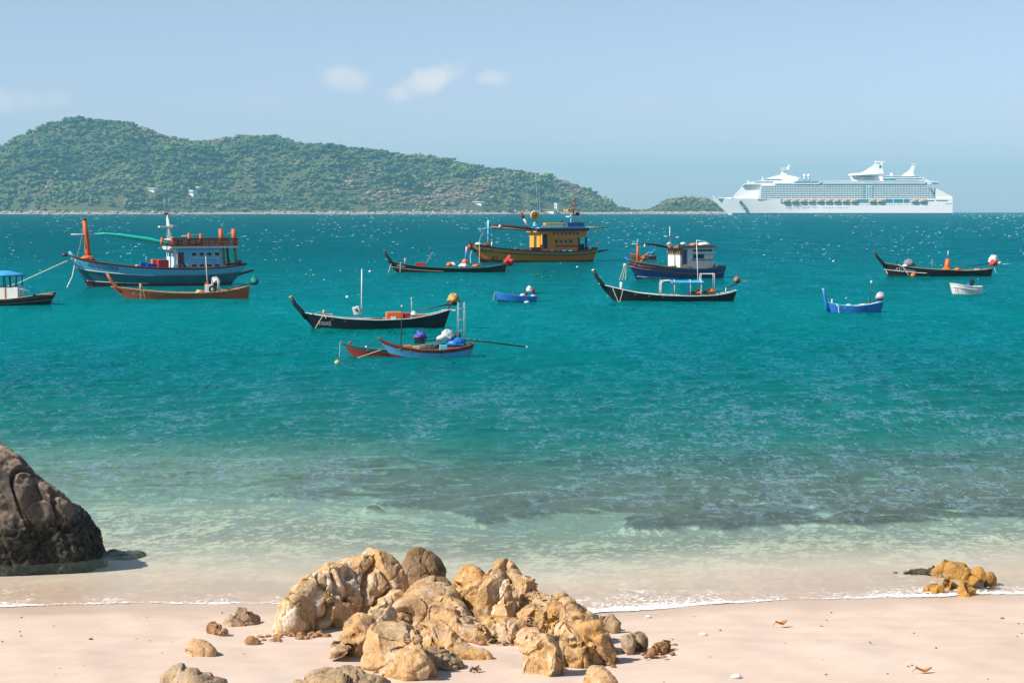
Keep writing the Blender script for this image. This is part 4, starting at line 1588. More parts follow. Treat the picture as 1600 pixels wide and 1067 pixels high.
    def pole(self, nm, mat, pts, r, r1=None, parent=None, n=6):
        """pts: (px, py[, y])"""
        return MB().tube([self.P(*p) for p in pts], r, n, r1).build(nm, mat, parent or self.root, True)

    def bundle(self, nm, mat, px, py, rx, rz, y=0.0, ry=None, seed=1, rough=.22, parent=None, flat=-.8, label=None):
        s = self.s
        return MB().blob(self.P(px, py, y), rx * s, (ry or rx) * s, rz * s, seed + px * .1, rough, 1.9, 18, 12, flat, .45 if (rough > .2 and rx > 2.8) else 0.0).build(nm, mat, parent or self.root, True, label)

    def rope(self, nm, mat, pts, r=.02, sag=0.0, parent=None):
        P = [Vector(self.P(*p)) for p in pts]
        out = []
        for a, b in zip(P[:-1], P[1:]):
            for i in range(8):
                t = i / 8
                q = a.lerp(b, t)
                q.z -= sag * 4 * t * (1 - t)
                out.append(q)
        out.append(P[-1])
        return MB().tube(out, r, 5).build(nm, mat, parent or self.root, True)

    def side(self, px):
        """half beam at a column, on the camera's side"""
        t = (self.X(px) - self._pt(0, 1, 1)[0]) / (self._pt(1, 1, 1)[0] - self._pt(0, 1, 1)[0])
        return self._half(min(1, max(0, t)))

    def front_windows(self, px, y, n, py0, py1, mat, pane=None):
        """windows across the front wall of a deckhouse whose near front corner shows at column px on side y"""
        xx = self.X(px - y * self.sy)
        w = 2 * y / n
        e = w * .1
        za, zb = self.Z(py1), self.Z(py0)
        for i in range(n):
            y0 = -y + i * w + e
            y1 = y0 + w - 2 * e
            f = MB().box(xx + .002, xx + .04, y0, y1, za, zb).build('window', mat, self.root)
            MB().box(xx + .042, xx + .05, y0 + e * .7, y1 - e * .7, za + .06, zb - .06).build('pane', pane or M_GLS, f)

    @property
    def near(self):
        return 1.0 if self.bow < 0 else -1.0          # local y that faces the beach

    def window(self, px0, px1, py0, py1, y, wall, frame=None, pane=None, nm='window'):
        """a window on a side wall at local y (camera side): proud frame, pane set back in it"""
        n = self.near
        xa, xb = sorted((self.X(px0 - y * self.sy), self.X(px1 - y * self.sy)))
        za, zb = sorted((self.Z(py0), self.Z(py1)))
        e = min(xb - xa, zb - za) * .12
        ya, yb = sorted((y, y + n * .045))
        m = MB()
        m.box(xa, xb, ya, yb, zb - e, zb).box(xa, xb, ya, yb, za, za + e)
        m.box(xa, xa + e, ya, yb, za + e + .002, zb - e - .002).box(xb - e, xb, ya, yb, za + e + .002, zb - e - .002)
        f = m.build(nm, frame or wall, self.root)
        ya, yb = sorted((y + n * .004, y + n * .016))
        MB().box(xa + e, xb - e, ya, yb, za + e, zb - e).build('pane', pane or M_GLS, f)
        return f

    def letters(self, txt, px0, px1, py0, py1, mat, t_y=None, slope=0.0, lift=.012):
        """painted lettering on the near side of the hull, bent to the planking"""
        n = self.near
        cu = bpy.data.curves.new('txt', 'FONT')
        cu.body = txt
        cu.size = 1.0
        cu.resolution_u = 2
        o = bpy.data.objects.new('txt', cu)
        COL.objects.link(o)
        dg = bpy.context.evaluated_depsgraph_get()
        me = bpy.data.meshes.new_from_object(o.evaluated_get(dg))
        bpy.data.objects.remove(o)
        V = np.array([v.co[:] for v in me.vertices])
        if len(V) == 0:
            return
        V[:, 0] = (V[:, 0] - V[:, 0].min()) / np.ptp(V[:, 0])
        V[:, 1] = (V[:, 1] - V[:, 1].min()) / np.ptp(V[:, 1])
        out = []
        x00, x01 = self._pt(0, 1, 1)[0], self._pt(1, 1, 1)[0]
        for u, w, _ in V:
            px = lerp(px0, px1, u)
            py = lerp(py1, py0, w) + slope * (u - .5) * (px1 - px0)
            x, z = self.X(px - n * .75 * self.side(px) * self.sy), self.Z(py)
            lo, hi = 0.0, 1.0
            zt_ = None
            # hull surface under this point: solve t for the given x and z
            for _ in range(24):
                t = (lo + hi) / 2
                zt = self._zs(t)
                v = (z + .35) / (zt + .35)
                q = self._pt(t, min(1.1, v), n)
                if q[0] < x:
                    lo = t
                else:
                    hi = t
            out.append((x, q[1] + n * lift, z))
        me2 = bpy.data.meshes.new('lettering')
        me2.from_pydata(out, [], [tuple(p.vertices) for p in me.polygons])
        me2.materials.append(mat)
        ob = bpy.data.objects.new('lettering', me2)
        COL.objects.link(ob)
        ob.parent = self.root
        return ob


WOOD = paint('bare_wood', (0.30, 0.17, 0.085), .7, .35)
WOODL = paint('pale_wood', (0.45, 0.30, 0.18), .7, .3)
BLACK = paint('black_hull', (0.010, 0.011, 0.013), .5, .08, dirt=(0.06, 0.055, 0.05))
BROWNP = paint('brown_hull', (0.44, 0.105, 0.035), .55, .16)
REDP = paint('red_paint', (0.42, 0.045, 0.025), .5, .2)
MAROON = paint('maroon_paint', (0.16, 0.028, 0.022), .55, .25)
ORANGE = paint('orange_paint', (0.58, 0.14, 0.025), .5, .2)
REDOR = paint('red_orange_paint', (0.58, 0.11, 0.03), .55, .25)
LBLUE = paint('light_blue_paint', (0.14, 0.52, 0.74), .5, .22)
PBLUE = paint('pale_blue_paint', (0.55, 0.74, 0.82), .5, .25)
TEALD = paint('dark_teal_paint', (0.016, 0.17, 0.20), .5, .2)
DBLUE = paint('dark_blue_paint', (0.015, 0.085, 0.26), .5, .18)
MBLUE = paint('mid_blue_paint', (0.02, 0.19, 0.58), .5, .18)
SKYB = paint('sky_blue_paint', (0.10, 0.36, 0.66), .5, .2)
WHITE = paint('white_paint', (0.78, 0.77, 0.74), .5, .2, dirt=(0.35, 0.27, 0.2))
YELLOW = paint('yellow_hull', (0.74, 0.235, 0.012), .5, .2)
YELLOWL = paint('yellow_light', (0.70, 0.36, 0.04), .5, .2)
NAVY = paint('navy_paint', (0.012, 0.02, 0.045), .5, .15)
GREENB = paint('sea_green_net', (0.01, 0.55, 0.44), .8, .12)
ROPE = plain('rope', (0.50, 0.47, 0.36), .9)
ROPEW = plain('pale_rope', (0.66, 0.66, 0.58), .9)
IRON = plain('iron', (0.03, 0.03, 0.032), .5, .4)
STEEL = plain('galvanised', (0.40, 0.42, 0.42), .45, .5)
TYRE = plain('rubber', (0.012, 0.012, 0.012), .75)
NET = plain('net_bundle', (0.055, 0.06, 0.065), .95, .1, var=.5, scale=14)
NETG = plain('grey_net_bundle', (0.26, 0.27, 0.28), .95, .1, var=.6, scale=16)
TARPW = plain('white_tarp', (0.68, 0.70, 0.70), .6, var=.2, scale=4)
TARPB = plain('blue_tarp', (0.02, 0.17, 0.55), .5, var=.3, scale=5)
TARPS = plain('canopy_blue', (0.05, 0.34, 0.66), .6, var=.15, scale=2)
TARPV = plain('violet_tarp', (0.08, 0.10, 0.42), .6, var=.7, scale=9)
TARPY = plain('tan_tarp', (0.52, 0.33, 0.10), .7, var=.45, scale=8)
TARPR = plain('red_tarp', (0.55, 0.045, 0.03), .6, var=.35, scale=6)
TARPG = plain('green_tarp', (0.01, 0.20, 0.17), .7, var=.5, scale=6)
PINKW = plain('pink_white_tarp', (0.62, 0.52, 0.56), .7, var=.35, scale=8)
FLOATO = plain('orange_float', (0.62, 0.14, 0.03), .5, .4)
FLOATY = plain('yellow_float', (0.60, 0.42, 0.16), .6)
PLBLUE = plain('blue_plastic', (0.012, 0.085, 0.42), .4, .4)
PLRED = plain('red_plastic', (0.46, 0.03, 0.022), .45, .4)
PLORA = plain('orange_plastic', (0.70, 0.15, 0.04), .45, .4)
PLWHT = plain('white_plastic', (0.75, 0.75, 0.74), .4, .4)
LETW = plain('white_letters', (0.62, 0.63, 0.62), .6)
LETK = plain('dark_letters', (0.015, 0.02, 0.025), .6)
GL = 'long-tailed wooden boats at anchor'
GF = 'fishing trawlers at anchor'
GD = 'small open boats at anchor'


def prow(b, mat, tip_mat, pts, w=.16, w1=None):
    """tall stem post of a long-tailed boat"""
    V = []
    P = [Vector(b.P(*p)) for p in pts]
    m = MB()
    m.tube(P, w * .5, 8, (w1 or w) * .5)
    o = m.build('prow', mat, b.root, True)
    if tip_mat:
        d = (P[0] - P[1]).normalized()
        MB().tube([P[0] + d * .005, P[0] + d * w * .42], [w * .51, w * .46], 8).build('prow_tip', tip_mat, o, True)
    return o


def tail_engine(b, px, py, r, cover, shaft, y=0.0, seed=1, block=True, rz=None):
    """car engine under its cover on the stern pivot, with the long propeller shaft"""
    root = b.bundle('engine_cover', cover, px, py, r, rz or r, y, r * .8, seed, .3, flat=-.7)
    if block:
        b.box('engine', IRON, px - r * .7, px + r * .7, py + r * .45, py + r * 1.05, y - r * .5 * b.s, y + r * .5 * b.s)
    b.pole('propeller_shaft', IRON, [(p[0], p[1], y) for p in shaft], .045, .03)
    e = b.P(shaft[-1][0], shaft[-1][1], y)
    return root


def thwarts(b, n, px0, px1, drop, mat, w=.16):
    for i in range(n):
        px = lerp(px0, px1, i / max(1, n - 1))
        hw = b.side(px) * .93
        t = (b.X(px) - b._pt(0, 1, 1)[0]) / (b._pt(1, 1, 1)[0] - b._pt(0, 1, 1)[0])
        z = b._zs(t) - drop
        x = b.X(px)
        MB().box(x - w / 2, x + w / 2, -hw, hw, z - .025, z).build('thwart', mat, b.root)


# ---- blue-canopied ferry boat cut by the frame -----------------------------------
b = Boat('passenger_boat', 'black passenger boat with blue canopy roof, cut by the picture edge', -10, 476, 1, 4)
b.hull([(-110, 466), (-60, 468), (-20, 468), (20, 467), (50, 463), (75, 459), (90, 456)], 80, -106, 2.1,
       [(0, .42, BLACK, 'hull'), (.42, .78, BLACK, 'hull_side'), (.78, 1, paint('dark_brown_rail', (0.10, 0.06, 0.04), .6, .3), 'sheer_plank')], .7, 2.2, .45, WOOD, .18, WOODL, .06)
b.strake(.60, WOODL, .02)
b.box('cabin_side', WHITE, -100, 33, 448, 467, -.78, -.70)
b.box('cabin_side', WHITE, -100, 33, 448, 467, .70, .78)
b.box('cabin_front', WHITE, 31.5, 33.2, 448, 467, -.698, .698)
b.box('window_sill', NAVY, -100, 24, 446.6, 447.9, -.80, -.70)
for px in (-60, -38, -18, 2.5, 11, 21, 30):
    for y in (-.74, .74):
        q = b.far(px, -.74, y)
        b.pole('canopy_post', NAVY, [(q, 449, y), (q - .8, 429, y)], .035)
b.box('bulkhead_post', ORANGE, 12.6, 14.2, 448.2, 467.2, -.81, -.782)
V, Fc, m = [], [], MB()
n = 16
for i in range(n + 1):
    px = lerp(-104, 42, i / n)
    e = 1 if i < n - 3 else (n - i) / 3.0
    hw = 1.05 * (e ** .5 if e < 1 else 1) + .03
    for k in range(7):
        a = -1 + 2 * k / 6
        V.append((b.X(px), a * hw, b.Z(429.3) + (.27 * max(.15, e)) * (1 - a * a) + .02))
for i in range(n):
    for k in range(6):
        q = i * 7 + k
        Fc.append((q, q + 1, q + 8, q + 7))
m.add(V, Fc)
nb = len(V)
m.add([(x, y, z - .10) for x, y, z in V], Fc)
rim = [i * 7 for i in range(n + 1)] + [n * 7 + k for k in range(1, 7)] + [i * 7 + 6 for i in range(n - 1, -1, -1)]
m.f += [(rim[i], rim[i + 1], rim[i + 1] + nb, rim[i] + nb) for i in range(len(rim) - 1)]
m.build('canopy', TARPS, b.root, True)
b.box('foredeck', WOODL, 65, 86, 458.6, 459.8, -.4, .4)
b.pole('bow_rail', STEEL, [(35, 450, -.7), (48, 453, -.66), (56, 462, -.6)], .02)
b.bundle('fender', TYRE, 58, 460, 1.8, 2.0, -.55)
b.rope('mooring_rope', ROPE, [(88, 458), (90, 478)], .022)
b.pole('rudder_pole', WOOD, [(-104, 440, 0), (-108, 480, 0)], .05)

# ---- pale-blue trawler -------------------------------------------------------------
b = Boat('fishing_trawler', 'pale blue trawler with red mast and red upper-deck railing', 255, 446, -1, 24, group=GF, cat='trawler')
b.hull([(122, 397), (128, 401), (136, 404), (160, 409), (200, 415), (250, 419), (300, 420), (340, 418), (372, 413.5)], 147, 350, 3.9,
       [(0, .30, MAROON, 'hull_bottom'), (.30, .66, TEALD, 'hull_side'), (.66, .955, LBLUE, 'topside'), (.955, 1, MAROON, 'sheer_plank')], .72, 2.6, .42,
       WOOD, .42, MAROON, .10, flare=.42)
b.strake(.655, WHITE, .035, .55, 1.0, 'white_stripe')
b.strake(.30, WHITE, .03, .6, .98, 'boot_line')
b.strake(.69, WOOD, .04, 0, .5)
b.pole('stem_head', LBLUE, [(134, 410), (128, 401), (122, 392)], .15, .12)
b.bundle('anchor', IRON, 117, 397, 4, 3, .3, 4, 3)
b.box('foredeck', REDOR, 140, 158, 404, 407, -.55, .55, yref=0)
b.bundle('coiled_net', ORANGE, 148, 402, 9, 4, 0, 12, 2)
ms = b.pole('mast', REDOR, [(150, 406), (148, 392), (146, 366), (144, 344)], .30, .18, n=8)
b.pole('mast_cap', MAROON, [(144, 344), (143.8, 340.5)], .21, .10, ms)
b.pole('yard', WHITE, [(126, 366, .2), (157, 366, -.1)], .06, None, ms)
pts = [(158, 365), (175, 365.5), (195, 368), (215, 371.5), (235, 375), (255, 380), (272, 383)]
net = MB().tube([b.P(px, py, .15) for px, py in pts], [.05, .12, .17, .20, .23, .20, .10], 8).build('rolled_net', GREENB, b.root, True)
b.pole('boom', WOOD, [(158, 364.5, .15), (272, 381.5, .15)], .05, .05)
# deckhouse
b.box('wheelhouse', PBLUE, 275, 280, 387.7, 418, -1.26, 1.26)
b.box('cabin', LBLUE, 280.2, 344, 387.7, 418, -1.25, 1.25)
b.front_windows(275, 1.15, 4, 391, 402, WHITE)
b.box('front_shelf', WHITE, 269, 273.5, 388.5, 390, -1.2, 1.2)
d_ = b.box('door', MAROON, 281, 289.5, 394, 413, 1.252, 1.29)
b.box('door_frame', WHITE, 279.8, 281, 393, 413, 1.252, 1.31)
for (a_, c_) in ((300, 308.5), (311, 319.5), (322, 330.5), (333.5, 342)):
    b.window(a_, c_, 393.5, 401, 1.25, LBLUE, PBLUE, plain('brown_pane', (0.05, 0.022, 0.018), .3, .5))
    b.window(a_, c_, 412, 418, 1.25, LBLUE, PBLUE, plain('brown_pane', (0.05, 0.022, 0.018), .3, .5))
b.box('waist_rail', PBLUE, 298, 343, 402.5, 403.8, 1.252, 1.33)
b.box('lower_deck_trim', WHITE, 281, 298, 413.5, 414.5, 1.252, 1.31)
b.box('upper_deck', WHITE, 272, 371, 384.5, 387.6, -1.55, 1.55)
b.box('upper_deck_edge', MAROON, 271.5, 372, 383.2, 384.4, -1.62, 1.62)
for y in (-1.5, 1.5):
    for px in np.arange(275, 369, 3.2):
        b.box('rail_plank', REDOR if int(px * 10) % 3 else MAROON, px, px + 1.9, 374.2, 383.0, y - .03, y + .03, yref=1.53)
    b.box('rail_cap', MAROON, 272, 371, 372.6, 374.1, y - .07, y + .07, yref=1.57)
    b.box('rail_bar', WOOD, 272, 371, 378.2, 379.4, y + .034, y + .07, yref=1.57)
for px, top in ((258, 371), (273, 370), (297, 364), (314, 365)):
    b.pole('deck_post', REDOR, [(px, 384, 1.2), (px, top, 1.2)], .13, .12)
b.pole('mast_post', REDOR, [(344, 384, .9), (342.5, 358, .9)], .22, .20, n=8)
b.pole('mast_post', REDOR, [(363, 384, .9), (361.5, 358, .9)], .22, .20, n=8)
b.pole('tie_bar', WOODL, [(284, 369, .6), (315, 367.5, .6)], .05)
b.box('roof_shelf', WHITE, 272, 296, 373.6, 374.8, -1.3, 1.3)
b.box('deck_box', IRON, 276, 286, 376, 383, -.6, .6)
b.bundle('net_heap', NET, 300, 380, 10, 4, 0, 14, 2)
for px in (347.5, 365):
    b.pole('awning_post', WOOD, [(px - 1, 387, 1.2), (px + 1, 415, 1.2)], .13)
    q = b.far(px, 1.2, -1.2)
    b.pole('awning_post', WOOD, [(q - 1, 387, -1.2), (q + 1, 415, -1.2)], .13)
for px in (355, 371.5):
    b.pole('bollard', MAROON, [(px, 416, 1.2), (px, 407, 1.2)], .15, .17)
b.box('stern_rack', PBLUE, 344.5, 351, 406, 418, .6, 1.2)
# radio mast
for px, y in ((261, -.4), (266.5, .4)):
    b.pole('radio_mast', WHITE, [(px, 383, y), (lerp(px, 261, .7), 336, y * .3)], .06, .045)
b.pole('radio_mast', WHITE, [(268, 383, 0), (263, 336, 0)], .055, .04)
b.box('masthead', MAROON, 258.5, 264, 333, 336, -.15, .15)
b.box('crosstree', WHITE, 252, 271.5, 353.5, 355.6, -.3, .3)
b.box('radar', STEEL, 270.5, 277, 351.5, 354.5, -.35, .35)
for px in (257.5, 265):
    b.pole('antenna', STEEL, [(px + (1 if px < 260 else -1), 334, 0), (px, 308, 0)], .03, .015)
# cargo
for nm, mat, x0, x1, y0, y1, ya, yb in (('blue_drum', PLBLUE, 226, 236, 409.5, 418, .3, .9), ('blue_drum', PLBLUE, 236.5, 246, 411, 419, .7, 1.3),
                                          ('red_crate', PLRED, 254, 269, 405.5, 420, 1.0, 1.7), ('orange_crate', PLORA, 243, 256, 405, 411.5, .0, .9),
                                          ('blue_crate', PLBLUE, 244, 254, 411.6, 419, .5, 1.3)):
    o_ = b.box(nm, mat, x0, x1, y0, y1, ya, yb, None, .02)
b.bundle('float_heap', FLOATY, 221, 416, 4.5, 3, 1.0)
b.bundle('float_heap', PLRED, 213, 416.5, 4, 2, .8)
tk = b.P(287.5, 415.5, 1.42)
MB().torus(tk, .22, .08, 'Y', 16, 6).build('tyre_fender', TYRE, b.root, True)
b.pole('counter_stern', MAROON, [(350, 436, 0), (370, 429, 0), (389, 424, 0)], .14, .10)
b.rope('mooring_rope', ROPEW, [(128, 402, 0), (100, 417, 1), (60, 438, 2), (35, 447, 3)], .05)
b.rope('anchor_rope', ROPEW, [(132, 404, .3), (129, 430, .8), (121, 451, 1.2)], .05)
b.rope('stay', ROPE, [(144, 345, 0), (137, 385, 0), (133, 400, .2)], .015)
b.letters('ชัยวิรัตน์มงคล', 151, 194, 410, 418.5, LETK, slope=.16)

# ---- brown long-tailed boat ----------------------------------------------------------
def longtail(label, cx, wl, yaw, sheer, keel, stern, beam, hullm, sheerm, capm, prow_pts, prow_m, tip, inner=None, bottom=None, stern_w=.45, drop=.30, cap_w=.05, prow_w=.2, bow=-1, split=.8):
    b = Boat('longtail_boat', label, cx, wl, bow, yaw, group=GL)
    bands = [(0, split, hullm, 'hull'), (split, 1, sheerm, 'sheer_plank')] if bottom is None else [(0, .45, bottom, 'hull_bottom'), (.45, split, hullm, 'hull'), (split, 1, sheerm, 'sheer_plank')]
    b.hull(sheer, keel, stern, beam, bands, stern_w, 2.0, .40, WOOD, drop, capm, cap_w, inner=inner or WOOD, flare=.45)
    prow(b, prow_m, tip, prow_pts, prow_w, prow_w * 1.5)
    return b


b = longtail('brown wooden long-tailed boat moored in front of the pale blue trawler', 285, 467, 7,
             [(176, 447.5), (190, 449), (210, 451.5), (235, 454.5), (265, 457), (300, 458), (345, 456), (372, 451.5), (389, 447)], 200, 387, 1.75,
             BROWNP, BROWNP, WOODL, [(171, 427.5), (176, 437), (183, 446.5), (192, 454)], BROWNP, WOODL, prow_w=.20, split=.86)
thwarts(b, 6, 215, 315, .12, WOODL)
b.pole('bitt', WOODL, [(222, 456, .2), (222, 442.5, .2)], .09)
b.pole('bitt', WOODL, [(222, 456, -.2), (222, 446, -.2)], .08)
b.rope('mooring_rope', WOODL, [(225, 453, .85), (225, 471, .95)], .025)
b.rope('mooring_rope', WOODL, [(229, 453, .85), (231, 465, .9)], .025)
b.box('engine_box', WHITE, 321, 333.5, 445, 458, -.45, .45, None, .02)
b.pole('flag_pole', WHITE, [(323.5, 446, 0), (321.5, 401, 0)], .035, .02)
b.box('pole_foot', BROWNP, 320, 326, 442, 448, -.2, .2)
b.pole('engine_frame', PLWHT, [(331, 446, .3), (333, 434, .3), (337, 433, .3), (341, 440, .3), (341.5, 456, .3)], .06)
b.pole('engine_frame', PLWHT, [(331, 446, -.3), (333, 434, -.3), (337, 433, -.3), (341, 440, -.3), (341.5, 456, -.3)], .06)
b.bundle('white_sack', TARPW, 337, 439, 4, 4, 0)
MB().torus(b.P(333.5, 451.5, .62), .215, .075, 'Y', 18, 8).build('tyre', TYRE, b.root, True)
b.bundle('fish_basket', FLOATY, 312, 456, 5, 3, .3)
b.bundle('red_bucket', PLRED, 318, 456, 3, 3, .1)
b.box('stern_board', WOODL, 345, 356, 452, 456, -.6, .6)
b.bundle('stern_gear', ORANGE, 373, 452, 8, 2, 0, 10)
tail_engine(b, 396, 439.5, 6, TARPG, [(393, 444), (370, 448.5), (345, 453)], 0, 4)
b.letters('กร ๓๕๖', 209, 225, 456.5, 460.5, LETW, slope=.1)

# ---- black long-tailed boat farther out ----------------------------------------------
b = longtail('long black boat with red bundle at its stern, beside the yellow trawler', 700, 425, 4,
             [(604, 405.5), (618, 410), (640, 414), (670, 417.5), (720, 419.5), (760, 418), (791, 413)], 619, 789, 1.9,
             BLACK, BLACK, TEALD, [(601, 391.5), (604, 398), (609, 405), (615, 413)], BLACK, WOOD, inner=TARPG, prow_w=.22)
b.strake(.55, WOODL, .03, .55, 1.0, 'painted_line')
b.pole('bitt', WOODL, [(633.5, 415, 0), (633.5, 403, 0)], .09)
b.rope('mooring_rope', ROPEW, [(612, 412, .3), (607, 427, .5)], .03)
b.rope('mooring_rope', ROPEW, [(627, 409, .8), (626, 426, .9)], .03)
b.box('red_crate', PLRED, 650, 664, 410.5, 417, -.4, .4, None, .02)
b.pole('boat_hook', WOODL, [(664, 416, .2), (674.5, 396, .2)], .035)
b.bundle('white_sack', TARPW, 706, 414, 6, 4, .1)
b.bundle('orange_sack', PLORA, 702, 413.5, 4, 3.5, .4)
b.bundle('white_sack', TARPW, 724, 415, 7, 3.5, .3)
b.bundle('orange_float', FLOATO, 726.5, 409.5, 4.5, 5, 0)
b.pole('marker_pole', TARPB, [(727, 408, 0), (728.5, 396, 0)], .14, .10)
b.pole('marker_tip', WHITE, [(728.5, 396.3, 0), (729, 385.5, 0)], .10, .07)
b.bundle('orange_sack', PLORA, 744, 415, 6, 2, .1)
b.pole('propeller_shaft', IRON, [(792, 408, 0), (765, 411, 0), (735, 413.5, 0)], .05, .04)
for i, (dx, dz, r) in enumerate(((0, 0, 7), (4, 1.5, 6), (-4, 2, 5.5), (1, -4, 5.5), (3, 5, 5), (-2, 5.5, 4.5))):
    b.bundle('red_float', TARPR, 795 + dx, 407 + dz, r * .8, r * .75, (i % 3 - 1) * .25, None, i, .1, None, -2)
b.pole('rudder_bar', WOODL, [(788, 421.5, .2), (799, 422.5, .2)], .05)
b.letters('ศรีทอง', 621, 633, 412.5, 417, LETW, slope=.12)

# ---- yellow trawler -----------------------------------------------------------------
b = Boat('fishing_trawler', 'ochre-yellow trawler with two-storey cabin and blue foremast', 842, 409, -1, 25, group=GF, cat='trawler')
b.hull([(735, 379), (742, 382), (755, 385), (780, 388), (805, 391), (830, 392.5), (880, 394), (910, 392), (926, 388.5)], 752, 921, 4.6,
       [(0, .30, MAROON, 'hull_bottom'), (.30, .74, YELLOW, 'hull'), (.74, .95, YELLOWL, 'topside'), (.95, 1, NAVY, 'sheer_plank')], .75, 2.6, .42, WOOD, .5, NAVY, .11, flare=.4)
b.strake(.74, NAVY, .06)
b.strake(.86, NAVY, .03, 0, .9)
b.pole('stem_head', NAVY, [(744, 392), (738, 383), (733, 374)], .16, .10)
b.bundle('red_float', TARPR, 735, 385.5, 3.2, 4, .2)
b.bundle('black_float', TYRE, 737.5, 386, 2.4, 3.2, .5)
b.box('foredeck', MAROON, 749, 768, 382, 385.5, -.6, .6, yref=0)
b.bundle('white_sack', TARPW, 748, 380.5, 5, 2.2, .4)
b.bundle('rope_heap', MAROON, 760, 382, 8, 2.6, .2)
ms = b.pole('foremast', LBLUE, [(764.5, 386, 0), (764, 365, 0), (763, 344, 0)], .22, .13, n=8)
b.pole('yard', LBLUE, [(749, 357.5, .8), (792, 357.5, -.8)], .11, None, ms)
b.pole('mast_stay', PBLUE, [(751, 360, .6), (763, 367, .1)], .07, None, ms)
b.pole('bow_bitt', WHITE, [(769, 387, .8), (769, 377, .8)], .09)
b.bundle('bow_winch', IRON, 767, 382, 3, 3.5, .3)
nt_ = MB().tube([b.P(px, py, .1) for px, py in ((766, 352), (780, 353.5), (800, 355.5), (820, 357.5), (842, 360.5))], [.14, .24, .30, .30, .2], 8).build('rolled_net', NET, b.root, True)
b.pole('boom', WOODL, [(768, 354, .5), (842, 362, .5)], .09)
b.bundle('boom_block', WHITE, 781.5, 353.5, 2.2, 2.2, .5)
b.box('wheelhouse', YELLOWL, 843, 846, 361, 393, -1.46, 1.46)
b.box('cabin', YELLOW, 846.2, 903, 361, 393, -1.45, 1.45)
b.box('cabin_aft', YELLOW, 903.2, 917, 361, 371.5, -1.45, 1.45)
b.box('roof', NAVY, 839, 921, 357, 360.9, -1.75, 1.75)
b.box('roof_edge', LBLUE, 843, 921, 355.4, 356.9, -1.6, 1.6)
b.front_windows(843, 1.3, 4, 364, 372, YELLOWL)
b.box('visor', YELLOWL, 838, 842.5, 361, 363, -1.5, 1.5)
b.box('door', NAVY, 849, 855, 366, 388, 1.452, 1.5)
b.box('open_door', YELLOWL, 846.5, 848, 366, 382, 1.46, 1.9)
for i in range(7):
    xa = 863 + i * 6.2
    b.window(xa, xa + 4.6, 362.4, 367.2, 1.45, YELLOW, YELLOW)
b.box('balcony_edge', YELLOWL, 862, 917, 369.6, 371.4, 1.452, 1.56)
for i in range(4):
    xa = 866 + i * 7.5
    b.window(xa, xa + 6, 373.5, 380.5, 1.45, YELLOW, YELLOWL, glass_pane('blue_glass', (0.012, 0.03, 0.09)))
b.box('lower_rail', MAROON, 868, 902, 383.5, 385.2, 1.452, 1.56)
for px in (904.5, 916):
    for y in (-1.35, 1.35):
        q = b.far(px, 1.35, y)
        b.pole('stern_post', NAVY, [(q, 371, y), (q + 1, 394, y)], .13)
b.box('winch_house', NAVY, 905, 914, 382, 394, -.9, .7)
b.box('deck_locker', MAROON, 830, 845, 386, 393, 1.4, 2.0)
b.bundle('gear_heap', NET, 818, 390, 9, 3, .6, 10)
b.bundle('gear_heap', DBLUE, 808, 390, 5, 2.6, .8)
b.bundle('red_basket', PLRED, 806, 388.5, 2.4, 2, 1.1)
for i, px in enumerate((824, 862, 872, 882, 892)):
    b.bundle('rail_gear', (DBLUE, TEALD, NET)[i % 3], px, 392, 4, 2, 1.7, 4, i)
# roof gear
lr = b.P(835, 337, .4)
MB().torus(lr, .44, .17, 'Y', 20, 8).build('life_ring', FLOATY, b.root, True)
b.bundle('ring_float', FLOATO, 833, 337, 2.6, 3.2, .4)
b.bundle('ring_float', FLOATO, 838, 337, 2.4, 3.2, .35)
b.pole('ring_pole', STEEL, [(835, 345, .3), (836, 356, .3)], .06)
b.pole('striped_pole', REDP, [(814, 331, 0), (818, 341, 0)], .16, .16)
b.pole('derrick', WHITE, [(818, 341, 0), (826, 356, 0)], .13)
b.bundle('roof_locker', LBLUE, 836, 352, 5, 4, 0)
b.bundle('lamp', IRON, 838, 347.5, 2.4, 2, 0)
b.pole('tall_antenna', STEEL, [(843, 356, 0), (836, 268, 0)], .045, .015)
b.pole('tall_antenna', STEEL, [(845, 356, .3), (842, 300, .3)], .035, .015)
b.pole('tall_antenna', STEEL, [(824, 356, -.3), (823, 290, -.3)], .035, .015)
b.box('upturned_skiff', YELLOWL, 855, 882, 348.5, 352.5, -.6, .6, None, .05)
b.bundle('roof_lamp', IRON, 878, 346.5, 2, 1.6, 0)
b.box('roof_rail', WHITE, 846, 886, 353, 354, 1.2, 1.28)
am = b.pole('aft_mast', ORANGE, [(897, 340, 0), (896.5, 310, 0)], .12, .06)
for py, w in ((313, 3), (320, 5), (326, 4)):
    b.box('crosstree', ORANGE, 896.7 - w, 896.7 + w, py, py + 1.2, -.12, .12, am)
b.box('mast_platform', YELLOWL, 887, 906, 327.5, 329.5, -.6, .6)
for px in (892, 906):
    b.pole('platform_leg', PBLUE, [(px, 329.5, .4), (px + 1, 356, .5)], .07)
b.pole('platform_leg', PBLUE, [(912, 340, -.4), (912, 356, -.5)], .07)
b.box('platform_shelf', WHITE, 890, 907, 338, 339.6, -.5, .5)
b.bundle('searchlight', IRON, 902.5, 335, 3, 3, .3)
b.box('aft_bench', DBLUE, 887, 913, 348, 355, -1.2, 1.2)
b.pole('stern_boom', WOODL, [(917, 356, .6), (953, 356.5, .6)], .12, .07)
b.bundle('boom_lamp', WHITE, 931, 363, 1.6, 1.6, .6)
b.pole('lamp_drop', ROPE, [(930, 357, .6), (931, 362, .6)], .02)
b.pole('stern_davit', WHITE, [(933, 391, 1.0), (933, 383, 1.0), (936, 379.5, 1.0), (939, 382, 1.0)], .14, .12)
